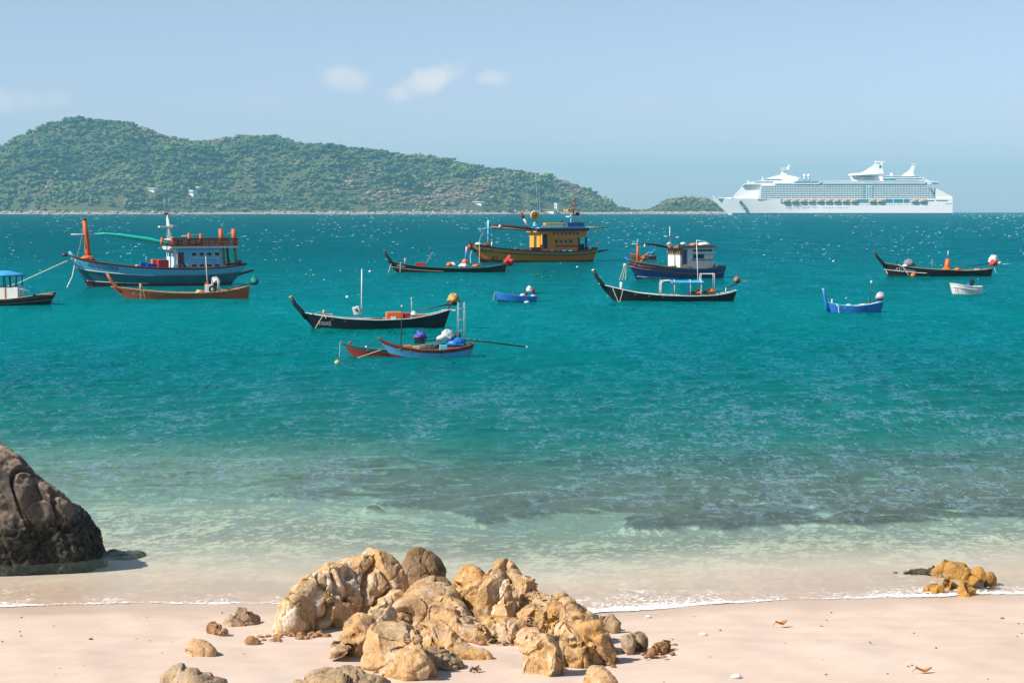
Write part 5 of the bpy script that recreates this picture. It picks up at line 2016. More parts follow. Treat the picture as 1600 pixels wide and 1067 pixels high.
b.bundle('white_buoy', PLWHT, 922, 388, 2.4, 3, 1.2)
b.pole('stern_tiller', NAVY, [(936, 394, 0), (953, 391.5, 0)], .14, .06)
b.rope('mooring_rope', ROPEW, [(740, 385, .2), (736, 398, .5), (737, 412, .8)], .04)
b.rope('mooring_rope', ROPEW, [(750, 376, .9), (750, 413, 1.4)], .035)
b.rope('stay', ROPE, [(763, 345, 0), (748, 378, 0)], .018)
b.letters('ส. โชคชัย', 753, 772, 387, 391, LETK, slope=.15)
b.letters('42', 770, 779.5, 399.5, 406, LETK, slope=.05)

# ---- blue and white fishing boat -------------------------------------------------------
b = Boat('fishing_boat', 'dark blue fishing boat with white cabin and orange foremast', 1058, 435, -1, 28, group=GF)
b.hull([(976, 403.5), (984, 408), (1007, 412), (1031, 416.5), (1067, 420), (1096, 420), (1129, 416.5)], 992, 1127, 3.0,
       [(0, .22, MAROON, 'hull_bottom'), (.22, .60, DBLUE, 'hull'), (.60, .94, DBLUE, 'topside'), (.94, 1, WOOD, 'sheer_plank')], .7, 2.4, .42, WOOD, .38, WOOD, .08, flare=.42)
b.strake(.66, ORANGE, .045, 0, 1, 'orange_stripe', (.60, .70))
b.strake(.80, ORANGE, .03, .6, 1, 'orange_stripe', (.74, .86))
b.strake(.28, WHITE, .025, .6, .98, 'boot_line')
b.pole('stem_head', MBLUE, [(984, 414), (979, 406), (974.5, 401)], .12, .09)
b.box('foredeck', REDOR, 987, 1002, 408.5, 412, -.42, .42, yref=0)
ms = b.pole('foremast', ORANGE, [(994.5, 411, 0), (994.2, 380, 0)], .15, .12, n=8)
b.pole('mast_cap', LBLUE, [(994.2, 380, 0), (994.2, 373.5, 0)], .12, .05, ms)
b.pole('yard', WHITE, [(985, 380.5, .3), (1006, 381, -.2)], .05, None, ms)
b.bundle('block', WHITE, 1005, 383.5, 1.3, 2.6, .2)
nt_ = MB().tube([b.P(px, py, .1) for px, py in ((996, 380.5), (1012, 381), (1028, 383.5), (1042, 386.5))], [.05, .10, .13, .10], 7).build('rolled_net', NET, b.root, True)
b.bundle('net_heap', plain('brown_net', (0.22, 0.11, 0.06), .95, var=.6, scale=16), 1003, 402, 5, 5.5, .2, 8, 3, .35)
b.pole('net_pole', WOODL, [(998, 408, .3), (1012, 393, .3)], .06)
b.bundle('deck_gear', MAROON, 1021, 413, 5, 2, .4)
b.box('wheelhouse', WHITE, 1061, 1063.6, 387.2, 419, -1.06, 1.06)
b.box('window_band', WOOD, 1060.6, 1063.8, 388.2, 398, -1.08, 1.08)
b.front_windows(1060.6, 1.06, 5, 389, 397.4, WOODL, plain('brown_pane', (0.05, 0.022, 0.018), .3, .5))
b.box('passage_wall', WHITE, 1064, 1073, 387.2, 419, -1.0, .96)
b.box('door', DBLUE, 1066, 1072, 390, 412.5, .962, 1.0)
b.box('door_post', WOOD, 1063.8, 1065.6, 388, 414, .962, 1.1)
b.box('aft_cabin', WHITE, 1073.2, 1115, 387.2, 419.5, -1.05, 1.05)
b.window(1081, 1100.5, 396.5, 405, 1.05, WHITE, PBLUE, glass_pane('blue_glass'))
b.window(1081, 1114, 389.5, 393.6, 1.05, WHITE, PBLUE, glass_pane('blue_glass'))
b.box('ledge', WOOD, 1080, 1115.5, 405.6, 406.8, 1.052, 1.15)
b.box('eave_board', WHITE, 1081, 1119.5, 393.8, 396.2, 1.052, 1.28)
b.box('roof', WOOD, 1057, 1119.5, 384.6, 387, -1.3, 1.3)
b.box('roof_top', paint('roof_blue', (0.06, 0.16, 0.25), .6, .2), 1060, 1117, 383.2, 384.5, -1.05, 1.05)
b.bundle('white_tarpaulin', TARPW, 1101, 382, 9, 3.2, .3, 9)
b.bundle('orange_sack', PLORA, 1084, 382.5, 6, 2.6, .4)
b.bundle('white_box', PLWHT, 1067, 380.5, 4, 2, .2)
b.bundle('solar_dome', STEEL, 1045, 381, 4, 2.4, .2)
b.pole('radio_mast', WHITE, [(1046, 384, 0), (1045.5, 354, 0)], .06, .03)
b.box('crosstree', STEEL, 1041, 1050, 368.5, 369.8, -.3, .3)
b.bundle('horn', STEEL, 1058, 371, 3, 1.6, 0)
b.pole('horn_arm', STEEL, [(1046, 370, 0), (1059, 371.5, 0)], .05)
b.box('roof_post', WOOD, 1057.5, 1061, 382, 384.4, 1.2, 1.29)
b.box('hatch_box', TEALD, 1046, 1056, 415, 420, .4, .9)
b.box('hatch_box', MAROON, 1074, 1081, 417, 421, 1.07, 1.4)
b.bundle('straw_heap', plain('straw', (0.30, 0.17, 0.06), .9, var=.4), 1113, 417, 6, 4, .5)
b.bundle('white_drum', PLWHT, 1121, 416, 3.6, 3.6, .3)
b.bundle('hanging_cloth', ROPEW, 973.5, 413.5, 2.4, 3, .1)
for dx in (-2, 1, 4):
    b.rope('mooring_rope', ROPE, [(974 + dx * .4, 412, .2), (971 + dx, 424, .5), (967 + dx * 1.6, 437, .8)], .035)
b.letters('นำโชค', 989, 1003, 412.2, 416.2, LETW, slope=.15)

# ---- small red boat behind it -------------------------------------------------------------
b = Boat('longtail_boat', 'small dark red boat half hidden behind the orange foremast', 1004, 405, -1, 5, group=GD)
b.hull([(983, 395), (990, 397.5), (1000, 400), (1012, 400.5), (1026, 399)], 988, 1025, 1.1, [(0, .6, MAROON, 'hull'), (.6, 1, REDP, 'sheer_plank')], .5, 2.0, .4, WOOD, .2, WOODL, .04)
b.bundle('blue_sack', TARPB, 1019, 395.5, 3.5, 3, 0)
b.pole('tiller', SKYB, [(1018, 396, 0), (1024, 389, 0)], .05)
b.bundle('fish_basket', PLORA, 1010, 399, 3, 2, 0)

# ---- black boat with blue awning -----------------------------------------------------------
b = longtail('black long-tailed boat with small blue awning and white hoops', 1045, 471, 6,
             [(935, 443.2), (950, 447), (966, 451), (994, 457.2), (1031, 461), (1078, 462.7), (1116, 461.8), (1140, 458), (1151, 454.5)], 959, 1146, 1.7,
             BLACK, BLACK, WHITE, [(926.5, 422.5), (931, 431), (938.5, 441.5), (945, 450)], BLACK, WHITE, inner=TEALD, prow_w=.23, cap_w=.055)
thwarts(b, 6, 970, 1075, .12, WOODL)
b.pole('bitt', PLWHT, [(970, 455, 0), (970, 440.5, 0)], .10)
b.rope('mooring_rope', ROPE, [(956, 449, .5), (961, 462, .8), (966, 473, .95)], .025)
b.rope('mooring_rope', ROPE, [(972, 452, .7), (969, 463, .85), (966, 473, .95)], .025)
def hoop(px, py_top, w, y0=-.62, y1=.62, mat=PLWHT, foot=461):
    pts = [(px, foot, y0), (px, py_top + 4, y0), (px, py_top + 1, y0 * .8), (px, py_top, y0 * .3), (px, py_top, y1 * .3), (px, py_top + 1, y1 * .8), (px, py_top + 4, y1), (px, foot, y1)]
    b.pole('awning_hoop', mat, pts, w)
for px in (1032, 1053, 1078, 1095):
    hoop(px, 437.6, .025)
for y in (-.55, .55):
    b.pole('awning_rail', PLWHT, [(1031, 460, y), (1031.5, 442, y), (1036, 438.5, y), (1046, 438, y), (1053, 440, y)], .03)
V, Fc = [], []
for i in range(13):
    px = lerp(1046, 1098, i / 12)
    for k in range(7):
        a = -1 + 2 * k / 6
        V.append((b.X(px), a * .68, b.Z(441.2 - (0 if i else -.5)) + .14 * (1 - a * a) + .012 * math.sin(i * 1.7 + k)))
for i in range(12):
    for k in range(6):
        q = i * 7 + k
        Fc.append((q, q + 1, q + 8, q + 7))
m = MB().add(V, Fc); m.add([(x, y, z - .035) for x, y, z in V], Fc); m.build('awning', TARPS, b.root, True)
b.pole('mast', PLWHT, [(1091.5, 461, .1), (1088, 375, .1)], .03, .022)
b.pole('mast_arm', PLWHT, [(1088, 376, .1), (1104, 377, .1)], .02)
for y in (-.5, .5):
    b.pole('stern_frame', PLWHT, [(1094, 461, y), (1095, 428, y), (1115.5, 428, y), (1116, 461, y)], .032)
b.pole('stern_frame', PLWHT, [(1095, 428, -.5), (1095, 428, .5)], .03)
b.pole('stern_frame', PLWHT, [(1115.5, 428, -.5), (1115.5, 428, .5)], .03)
b.bundle('orange_sack', PLORA, 1092, 456.5, 6, 3.6, .2)
b.bundle('net_heap', plain('brown_net', (0.22, 0.11, 0.06), .95), 1084, 458, 6, 2.6, 0)
b.bundle('orange_sack', PLORA, 1111, 455, 7, 4, .2)
b.bundle('dark_gear', NET, 1104, 457, 5, 3, .1)
tail_engine(b, 1152.5, 437, 4.6, WOOD, [(1157, 441), (1140, 449), (1117, 457.5)], 0, 6, True)
b.pole('tiller_bar', WOODL, [(1155, 442, 0), (1171, 439.5, 0)], .035)
b.pole('engine_bracket', PLWHT, [(1133, 460, .2), (1135, 450, .2)], .04)

# ---- black boat with orange float ------------------------------------------------------------
b = longtail('black long-tailed boat carrying an upright orange float on a pole', 1465, 431.5, 5,
             [(1375, 410), (1385, 412), (1400, 414.5), (1428, 418.5), (1459, 421), (1506, 423), (1537, 422), (1551, 419.5)], 1385, 1549, 1.9,
             BLACK, BLACK, WOODL, [(1364.5, 394), (1369, 401), (1376.5, 410), (1384, 417)], BLACK, MAROON, inner=WOOD, prow_w=.24, cap_w=.045)
b.strake(.60, WHITE, .035, .62, 1.0, 'white_line')
b.pole('stem_line', WHITE, [(1383, 423, 0), (1387, 431, 0)], .05)
b.bundle('net_heap', NETG, 1419, 411, 7.5, 6.5, 0, 9, 2, .3)
b.bundle('white_rag', TARPW, 1412, 415, 4, 2, .3)
b.bundle('bow_block', IRON, 1400, 409.5, 1.6, 2, 0)
fl = b.pole('float_marker', FLOATO, [(1479.5, 422, 0), (1480, 416, 0), (1481, 404.5, 0)], .30, .22, n=10)
b.pole('float_pole', TARPB, [(1480.8, 405, 0), (1481.2, 399, 0)], .07)
b.pole('float_pole', WHITE, [(1481.2, 399, 0), (1481.3, 392, 0)], .06, .04)
b.bundle('float_foot', FLOATO, 1479, 420, 6, 2.6, .1)
b.pole('thin_pole', STEEL, [(1456, 421, 0), (1456, 405, 0)], .02)
b.pole('thin_pole', STEEL, [(1452, 411, 0), (1460, 411, 0)], .02)
b.bundle('crate_heap', PLORA, 1496, 420.5, 4.6, 2.2, .2)
b.bundle('stern_gear', WOODL, 1527, 421.5, 5, 1.6, .1)
tail_engine(b, 1554, 405.5, 7, TARPW, [(1546, 412.5), (1520, 415.5), (1486, 418.5)], 0, 8, True)
b.bundle('red_cloth', TARPR, 1552.5, 411, 5, 5.5, .25, 4, 3, .3)
b.bundle('white_cloth', TARPW, 1561, 411.5, 5, 3, .1, 4)
b.pole('tiller_bar', PLWHT, [(1564, 413, 0), (1584, 413, 0)], .03)
b.rope('stern_rope', ROPEW, [(1553, 414, .3), (1557, 428, .4)], .03)
b.rope('mooring_rope', ROPEW, [(1400, 413, .6), (1407, 417, .9), (1416, 430, 1.1)], .03)
b.bundle('fender_buoy', PLORA, 1422, 429.5, 4.2, 3.8, 1.25, 4, 2, .06, None, -2)
b.letters('ATI เรือทอง', 1397, 1427, 418.5, 424, LETW, slope=.13)

# ---- white dinghy ------------------------------------------------------------------------------
b = Boat('dinghy', 'small white dinghy with dark outboard motor', 1508, 460, -1, 12, group=GD)
b.hull([(1482.5, 443), (1490, 443.8), (1498, 445.5), (1510, 447.5), (1522, 448.8), (1533, 448)], 1487, 1532, 1.25, [(0, .35, paint('green_bottom', (0.10, 0.22, 0.14), .6), 'hull_bottom'), (.35, 1, PLWHT, 'hull')], .8, 3.2, .45, PLWHT, .22, PLWHT, .06, flare=.35)
b.strake(.8, PLWHT, .03)
b.box('outboard_motor', IRON, 1516, 1521, 437, 447, -.16, .16, None, .03)
b.bundle('motor_cowl', IRON, 1519, 440, 3.4, 3, 0)
b.bundle('blue_bag', TARPB, 1513.5, 445, 3.4, 2, 0)
b.rope('mooring_rope', WOODL, [(1490, 447, .4), (1490.5, 462, .5)], .025)
thwarts(b, 2, 1500, 1512, .08, PLWHT, .14)

# ---- small bright blue long-tailed boat ----------------------------------------------------------
b = longtail('small bright blue boat with upright prow post', 1334, 488, 8,
             [(1290, 471.5), (1298, 474), (1313, 477), (1334, 478.3), (1356, 476), (1380, 471.5)], 1294, 1376, 1.15,
             MBLUE, MBLUE, LBLUE, [(1285, 452), (1287, 462), (1290, 474), (1293.5, 486)], MBLUE, PBLUE, inner=PBLUE, prow_w=.15, cap_w=.05)
thwarts(b, 4, 1318, 1352, .1, PLWHT)
b.bundle('white_gear', TARPW, 1325, 476.5, 4, 1.6, .1)
b.bundle('white_gear', TARPW, 1349, 476, 6, 1.4, .1)
b.pole('bitt', PLWHT, [(1299, 478, 0), (1299, 467, 0)], .04)
b.rope('mooring_rope', ROPEW, [(1304, 474.5, .35), (1307.5, 478, .5), (1308, 490, .55)], .03)
b.pole('light_pole', IRON, [(1360, 477, 0), (1361.5, 443, 0)], .022)
b.bundle('light', PLWHT, 1361.8, 441, 1.6, 2.6, 0)
tail_engine(b, 1376.5, 463, 6, PINKW, [(1378, 468), (1366, 471.5), (1348, 475)], 0, 3, True)

# ---- small blue skiff -----------------------------------------------------------------------------
b = Boat('skiff', 'small royal blue skiff with white-covered motor', 806, 471.5, -1, 7, group=GD)
b.hull([(772.5, 456), (780, 457.5), (788, 459), (806, 462), (830, 463.7), (838.5, 463)], 778, 837, 1.15, [(0, .50, NAVY, 'hull_bottom'), (.50, 1, MBLUE, 'hull')], .75, 2.6, .42, SKYB, .2, MBLUE, .045)
tail_engine(b, 827.5, 452.5, 4.2, TARPW, [(833, 459), (848, 457)], 0, 2, False, 5.2)
b.bundle('motor', MAROON, 833, 455, 2.6, 5, .1)
b.bundle('white_bag', TARPW, 816.5, 461, 3.4, 2, .1)
b.bundle('motor_foot', MAROON, 822, 459, 2.4, 3, 0)
b.bundle('stern_bag', TARPW, 834, 461.8, 3.6, 1.4, 0)
b.bundle('fender', PLWHT, 823, 471.8, 4.2, 2, .62, 3, 1, .08, None, -2)
b.rope('mooring_rope', ROPE, [(773.5, 457, 0), (770, 470, .2)], .02)

# ---- black boat in front ------------------------------------------------------------------------------
b = longtail('large black long-tailed boat with orange box amidships', 583, 513.5, 8,
             [(471, 487), (485, 489.5), (502, 492.3), (540, 497.2), (590, 499.5), (640, 497.8), (677, 491.5), (702, 484.5)], 491, 693, 1.75,
             BLACK, BLACK, PBLUE, [(457, 464), (463, 475), (473, 486), (481, 496)], BLACK, FLOATY, inner=paint('red_brown_inside', (0.26, 0.075, 0.035), .6, .3), prow_w=.20, cap_w=.045)
b.strake(.20, WHITE, .02, .55, 1.0, 'boot_line', (.24, .30))
thwarts(b, 5, 520, 600, .1, WOODL)
b.box('bow_locker', WOODL, 510, 522, 490, 492, -.35, .35)
b.pole('bitt', WOODL, [(507, 494, 0), (507, 483.5, 0)], .075)
b.rope('mooring_rope', ROPE, [(507, 492, .55), (501, 502, .75), (496, 511, .8)], .022)
b.rope('mooring_rope', ROPE, [(488, 490, .3), (500, 487, .1), (507, 490, .05), (512, 496, .6)], .022)
b.pole('mast', PLWHT, [(565, 498, 0), (566, 420, 0)], .035, .028)
b.box('engine_hatch', PLWHT, 553, 563, 479, 491, -.22, .22, None, .02, (.0, .25, 0))
b.bundle('hatch_mark', IRON, 558, 484, 2, 2, .24)
o_ = b.box('ice_box', PLORA, 605, 631, 487.5, 500, -.45, .45, None, .03)
b.box('label_plate', PLWHT, 611.5, 619.5, 494, 498.5, .452, .462, o_)
b.box('fish_crate', PLRED, 631.5, 641, 489, 500, -.4, .4, None, .02)
b.bundle('white_bag', TARPW, 646.5, 491, 5, 4.4, .1)
b.pole('lamp_post', STEEL, [(643, 494, -.1), (643, 467, -.1)], .028)
b.bundle('lamp', STEEL, 643, 468, 1.8, 3.2, -.1)
b.box('stern_seat', WOODL, 650, 664, 491, 493, -.4, .4)
b.pole('long_oar', WOODL, [(550, 498, .3), (598, 497, .2)], .03)
tail_engine(b, 708.5, 467, 8.5, TARPY, [(702, 476), (680, 480.5), (650, 486)], 0, 5, True, 8)
b.bundle('engine_block', IRON, 706, 474.5, 6.5, 4.5, 0)
b.pole('engine_bracket', IRON, [(697, 490, 0), (702, 478, 0)], .06)
b.box('stern_plank', PLWHT, 691, 712, 484, 486, .1, .35)
b.letters('ขจรศรี', 498.5, 519, 499.5, 507, LETW, slope=.08)

# ---- pair of small boats rafted together ----------------------------------------------------------------
b = Boat('small_boat', 'small dark red boat rafted behind the blue and red one', 614, 555.5, -1, 6, group=GD)
b.hull([(532, 532.5), (540, 536), (551, 539), (572, 543), (600, 545.5), (640, 544.5), (672, 541), (694, 536)], 551, 690, 1.15,
       [(0, .35, MAROON, 'hull_bottom'), (.35, .80, REDP, 'hull'), (.80, 1, TEALD, 'sheer_plank')], .6, 2.1, .42, WOOD, .22, TEALD, .04)
b.bundle('red_float', TARPR, 547.5, 535, 2.4, 2.2, 0)
b.bundle('white_cup', PLWHT, 573, 541, 1.8, 1.8, .2)
b.pole('light_pole', IRON, [(626.5, 540, 0), (628, 481, 0)], .022)
b.bundle('light', STEEL, 628.2, 478.5, 1.6, 2.4, 0)
b.bundle('engine_cover', TARPV, 657, 524, 8, 7, 0, 7, 4, .3)
b.box('engine', IRON, 648, 664, 527, 537, -.16, .16)
b.pole('propeller_shaft', IRON, [(650, 533, .1), (690, 531, .1)], .03)
thwarts(b, 3, 575, 640, .06, WOODL)
b.rope('mooring_rope', ROPEW, [(532, 534, 0), (531.5, 548, -.1), (530, 560, -.2)], .018)
b = Boat('small_boat', 'small blue boat with dark red gunwale and long shaft out astern', 665, 558, -1, 8, group=GD)
b.hull([(590.5, 526.5), (596, 530), (604, 534), (623, 540.5), (654, 545.8), (685, 547), (716, 544), (739, 538.5)], 613, 734, 1.2,
       [(0, .45, MAROON, 'hull_bottom'), (.45, .82, SKYB, 'hull'), (.82, 1, MAROON, 'sheer_plank')], .62, 2.1, .42, WOOD, .2, MAROON, .05, flare=.42)
thwarts(b, 4, 625, 675, .07, WOODL)
b.box('yellow_crate', FLOATY, 645, 656, 540.5, 546, -.2, .2, None, .01)
b.box('orange_crate', PLORA, 632, 644, 539, 544, -.2, .2, None, .01)
b.bundle('dark_gear', NET, 676, 543, 8, 3, 0, 6)
b.box('cooler_box', LBLUE, 688, 699, 538.5, 546, .1, .4, None, .015)
b.bundle('engine_cover', plain('patterned_tarp', (0.50, 0.55, 0.56), .7, var=.45, scale=9), 700, 524, 10, 9, 0, 7, 4, .28)
b.bundle('cover_flap', TARPW, 688, 528, 5, 4, .1, 4)
b.bundle('blue_tarpaulin', TARPB, 713, 535.5, 13.5, 8, .05, 9, 6, .3)
b.bundle('engine_end', IRON, 716, 524, 4, 4, 0)
b.pole('propeller_shaft', IRON, [(726, 530.5, 0), (770, 536, 0), (822, 543.5, 0)], .045, .03)
b.bundle('propeller', STEEL, 824, 544, 2.4, 1.8, 0)
for px, y in ((714, -.25), (727, -.25), (716.5, .25), (725, .25)):
    b.pole('mast_frame', STEEL, [(px, 538, y), (lerp(px, 720, .15), 472, y * .8)], .011)
for py in (482, 500, 517):
    b.pole('frame_rung', STEEL, [(714, py, -.25), (727, py, -.25)], .009)
    b.pole('frame_rung', STEEL, [(716.5, py, .22), (725, py, .22)], .009)
b.rope('mooring_rope', ROPE, [(597, 545, .35), (575, 552, .55), (548, 561, .7)], .022)
b.pole('oar', WOODL, [(640, 543, .1), (690, 534, .1)], .02)

# ---- buoys ---------------------------------------------------------------------------------------------------
GBU = 'mooring buoys'


def buoy(px, py, r, mat, lab):
    p = onz(px, py + r * .4)
    s = p.y / F
    root = thing('mooring_buoy', lab, 'buoy', (p.x, p.y, sea_z(p.y)), 0, GBU)
    MB().lathe((0, 0, 0), [(.15 * r * s, -.7 * r * s), (.75 * r * s, -.6 * r * s), (r * s, 0), (.86 * r * s, .5 * r * s), (.5 * r * s, .86 * r * s), (.1 * r * s, r * s)], 14).build('float', mat, root, True)
    MB().torus((0, 0, r * s * 1.1), r * s * .22, r * s * .07, 'X', 12, 6).build('ring', STEEL, root, True)


buoy(527, 565, 4.6, FLOATY, 'yellow buoy at the bow of the small red boat')
buoy(542.5, 463.5, 2.6, PLWHT, 'small white buoy near the black boat with the orange box')
buoy(578, 423.8, 2.4, PLWHT, 'small white buoy beside the bow of the far black boat')
buoy(902, 417, 1.8, PLWHT, 'tiny white buoy below the stern of the yellow trawler')
buoy(1302, 408, 1.8, PLWHT, 'tiny white buoy alone on the open water')
# ------------------------------------------------------------------ cruise ship
t = NT('ship_white')
n1 = t.noise(t.mapping((.05, .05, .3)), 1.0, 4, .6)
M_SHIP = t.done(t.principled(t.mix(t.ramp(n1, .35, .7, 0, .3), (0.90, 0.90, 0.90), (0.84, 0.85, 0.86)), .45, None, .4))
M_SHIPG = glass_pane('ship_glass', (0.02, 0.20, 0.28))
M_SHIPB = glass_pane('ship_balcony_glass', (0.05, 0.30, 0.42))
M_SHIPD = plain('ship_dark_band', (0.03, 0.10, 0.15), .4)
M_BOOT = plain('ship_boot_top', (0.02, 0.10, 0.16), .5)
M_LBO = plain('lifeboat_orange', (0.66, 0.38, 0.13), .5)
M_LBW = plain('lifeboat_hull', (0.62, 0.62, 0.60), .5)
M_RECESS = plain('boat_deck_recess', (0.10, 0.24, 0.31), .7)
M_FLETT = plain('funnel_letters', (0.05, 0.09, 0.16), .6)

SHIP_Y = 2850.0
SC = SHIP_Y / F
SWL = Y0 + (H + SHIP_Y ** 2 / (2 * RE)) / SHIP_Y * F
ship = thing('cruise_ship', 'large white cruise ship with lifeboats and domed radar masts on the horizon', 'cruise ship',
             ((1297 - 800) * SC, SHIP_Y, sea_z(SHIP_Y)), math.pi + math.radians(-9))


def sx(px):
    return (1302 - px) * SC


def sz(py):
    return (SWL - py) * SC


HB = 19.0                                   # half beam


def ship_hull():
    m, mb_ = MB(), MB()
    nt, rows = 46, []
    tops = [(1117, 309), (1150, 310.5), (1190, 311), (1487, 311)]
    levels = [(-8, 1150), (0, 1143), (sz(331), 1139), (sz(325), 1132), (sz(318), 1125), (sz(313), 1120), (sz(310.4), 1117.5)]
    def row(z, bowpx, z_is_top=False):
        out = []
        for side in (1, -1):
            r = []
            for i in range(nt):
                u = i / (nt - 1)
                x = lerp(sx(1486.5), sx(bowpx), u)
                f = 1.0 if u < .72 else max(0.0, 1 - ((u - .72) / .28) ** 2.2)
                fl = 0.62 + .38 * min(1, max(0, (z + 8) / 32)) if u > .6 else 1.0
                w = HB * f * lerp(1.0, fl, min(1, max(0, (u - .6) / .3)))
                r.append((x, side * max(.05, w), z))
            out.append(r)
        return out
    R = [row(z, b_) for z, b_ in levels]
    for tgt, i0, i1 in ((mb_, 0, 1), (m, 1, len(levels) - 1)):
        for side in (0, 1):
            V, Fc = [], []
            for i in range(i0, i1 + 1):
                V += R[i][side]
            n_ = i1 - i0
            for j in range(n_):
                for k in range(nt - 1):
                    a = j * nt + k
                    Fc.append((a, a + 1, a + nt + 1, a + nt))
            tgt.add(V, Fc)
        V = []
        for i in range(i0, i1 + 1):
            V += [R[i][0][0], R[i][1][0]]
        MB().add(V, [(2 * j, 2 * j + 1, 2 * j + 3, 2 * j + 2) for j in range(i1 - i0)]).build('transom', M_SHIP, ship)
    m.build('hull', M_SHIP, ship, True)
    V = R[-1][0] + R[-1][1]
    MB().add(V, [(k, k + 1, nt + k + 1, nt + k) for k in range(nt - 1)]).build('main_deck', M_SHIP, ship)
    MB().box(sx(1486), sx(1150), -HB - .25, HB + .25, .4, 2.6).build('boot_stripe', M_BOOT, ship)


ship_hull()


def sbox(nm, mat, px0, px1, py0, py1, hb=HB, bevel=0.0, y0=None, y1=None, parent=None):
    xa, xb = sorted((sx(px0), sx(px1)))
    za, zb = sorted((sz(py0), sz(py1)))
    return MB().box(xa, xb, -hb if y0 is None else y0, hb if y1 is None else y1, za, zb).build(nm, mat, parent or ship, False, None, bevel)


def sprism(nm, mat, pts, hb, parent=None):
    return MB().prism([(sx(a), sz(b)) for a, b in pts], -hb, hb).build(nm, mat, parent or ship)


# forward house, stepped and raked
sprism('forward_house', M_SHIP, [(1148, 310.3), (1193, 310.3), (1193, 290), (1166, 290.5), (1161, 295.5)], 11.0)
sprism('bridge_deck', M_SHIP, [(1164, 290.3), (1245, 290.3), (1245, 286.4), (1171, 286.4), (1166, 288.5)], 15.0)
sbox('bridge_windows', M_SHIPG, 1168, 1194, 288.9, 290.1, 15.12)
sprism('forward_deck', M_SHIP, [(1173, 286.2), (1250, 286.2), (1250, 283.4), (1186, 283.4), (1178, 284.6)], 14)
sbox('deck_windows', M_SHIPG, 1185, 1213, 284.4, 285.8, 14.12)
sprism('forward_deck', M_SHIP, [(1190, 283.2), (1252, 283.2), (1252, 279.6), (1200, 279.6)], 13)
sbox('deck_windows', M_SHIPG, 1199, 1226, 280.5, 282.0, 13.12)
sprism('mast_fairing', M_SHIP, [(1202, 279.5), (1258, 279.5), (1238, 274.4), (1228, 272.4), (1216, 275.2), (1208, 277.8)], 9)
fm = sprism('forward_mast', M_SHIP, [(1223, 273.4), (1233, 273.4), (1235.5, 266), (1239, 258), (1236.4, 258), (1231.5, 264.5), (1226, 268)], 1.6)
sbox('mast_arm', M_SHIP, 1224.5, 1238, 264.6, 265.8, 5, parent=fm)
sbox('radar_bar', M_SHIP, 1225, 1232, 262.6, 263.4, 4, parent=fm)
MB().tube([(sx(1174), 0, sz(286)), (sx(1173), 0, sz(281.5))], .9, 8, .5).build('signal_mast', M_SHIP, ship)
MB().tube([(sx(1121), 0, sz(310)), (sx(1119.5), 0, sz(305))], .8, 8, .4).build('bow_mast', M_SHIP, ship)
sbox('bow_bulwark', M_SHIP, 1126, 1152, 308.9, 310.4, 7)
MB().tube([(sx(1196), 0, sz(280)), (sx(1196), 0, sz(276.5))], .6, 8).build('antenna', M_SHIP, ship)
for px in (1261.3, 1267.7):
    d_ = MB().lathe((sx(px), 0, sz(283)), [(1.5, 0), (1.3, 5.0), (1.2, 5.3)], 14).build('dome_stand', M_SHIP, ship, True)
    MB().blob((sx(px), 0, sz(275.2)), 2.3, 2.3, 2.6, 0, 0, 1, 16, 12).build('radar_dome', M_SHIP, d_, True)
# main block: balcony decks between slabs
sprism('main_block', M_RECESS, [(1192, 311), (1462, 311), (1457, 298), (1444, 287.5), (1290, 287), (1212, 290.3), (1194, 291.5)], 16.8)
deck_rows = [291.2, 294.6, 298.0, 301.4, 304.8, 308.2]
r_ = np.random.default_rng(4)
for i, py in enumerate(deck_rows + [311.4]):
    x0 = 1193 + (1.5 if i < 2 else 0)
    x1 = lerp(1450, 1462, i / 6)
    sbox('deck_slab', M_SHIP, x0, x1, py - .42, py + .42, HB - .2)
for i, py in enumerate(deck_rows):
    x0, x1 = 1194, lerp(1450, 1461, i / 6)
    sbox('balcony_glass', M_SHIPB, x0, x1, py + 1.7, py + 3.0, 0, y0=HB - .9, y1=HB - .5)
    sbox('balcony_glass', M_SHIPB, x0, x1, py + 1.7, py + 3.0, 0, y0=-HB + .5, y1=-HB + .9)
    m = MB()
    for px in np.arange(x0 + .6, x1, 2.35):
        if 1352 < px < 1368:
            continue
        for sg in (1, -1):
            ya, yb = sorted((sg * (HB - 2.4), sg * (HB - .35)))
            m.box(sx(px + .28), sx(px - .28), ya, yb, sz(py + 3.0), sz(py + .5))
    o_ = m.build('balcony_dividers', M_SHIP, ship)
    tag(o_, kind='stuff')
sbox('atrium_strip', M_SHIP, 1356, 1364, 291, 311.2, HB - .1)
for px in (1357.6, 1360.0, 1362.4):
    sbox('atrium_glass', M_SHIPB, px - .7, px + .7, 292, 310.6, HB + .02)
sprism('balcony_front', M_SHIP, [(1189, 311.2), (1194, 311.2), (1195.5, 291), (1192.5, 291)], HB - .1)
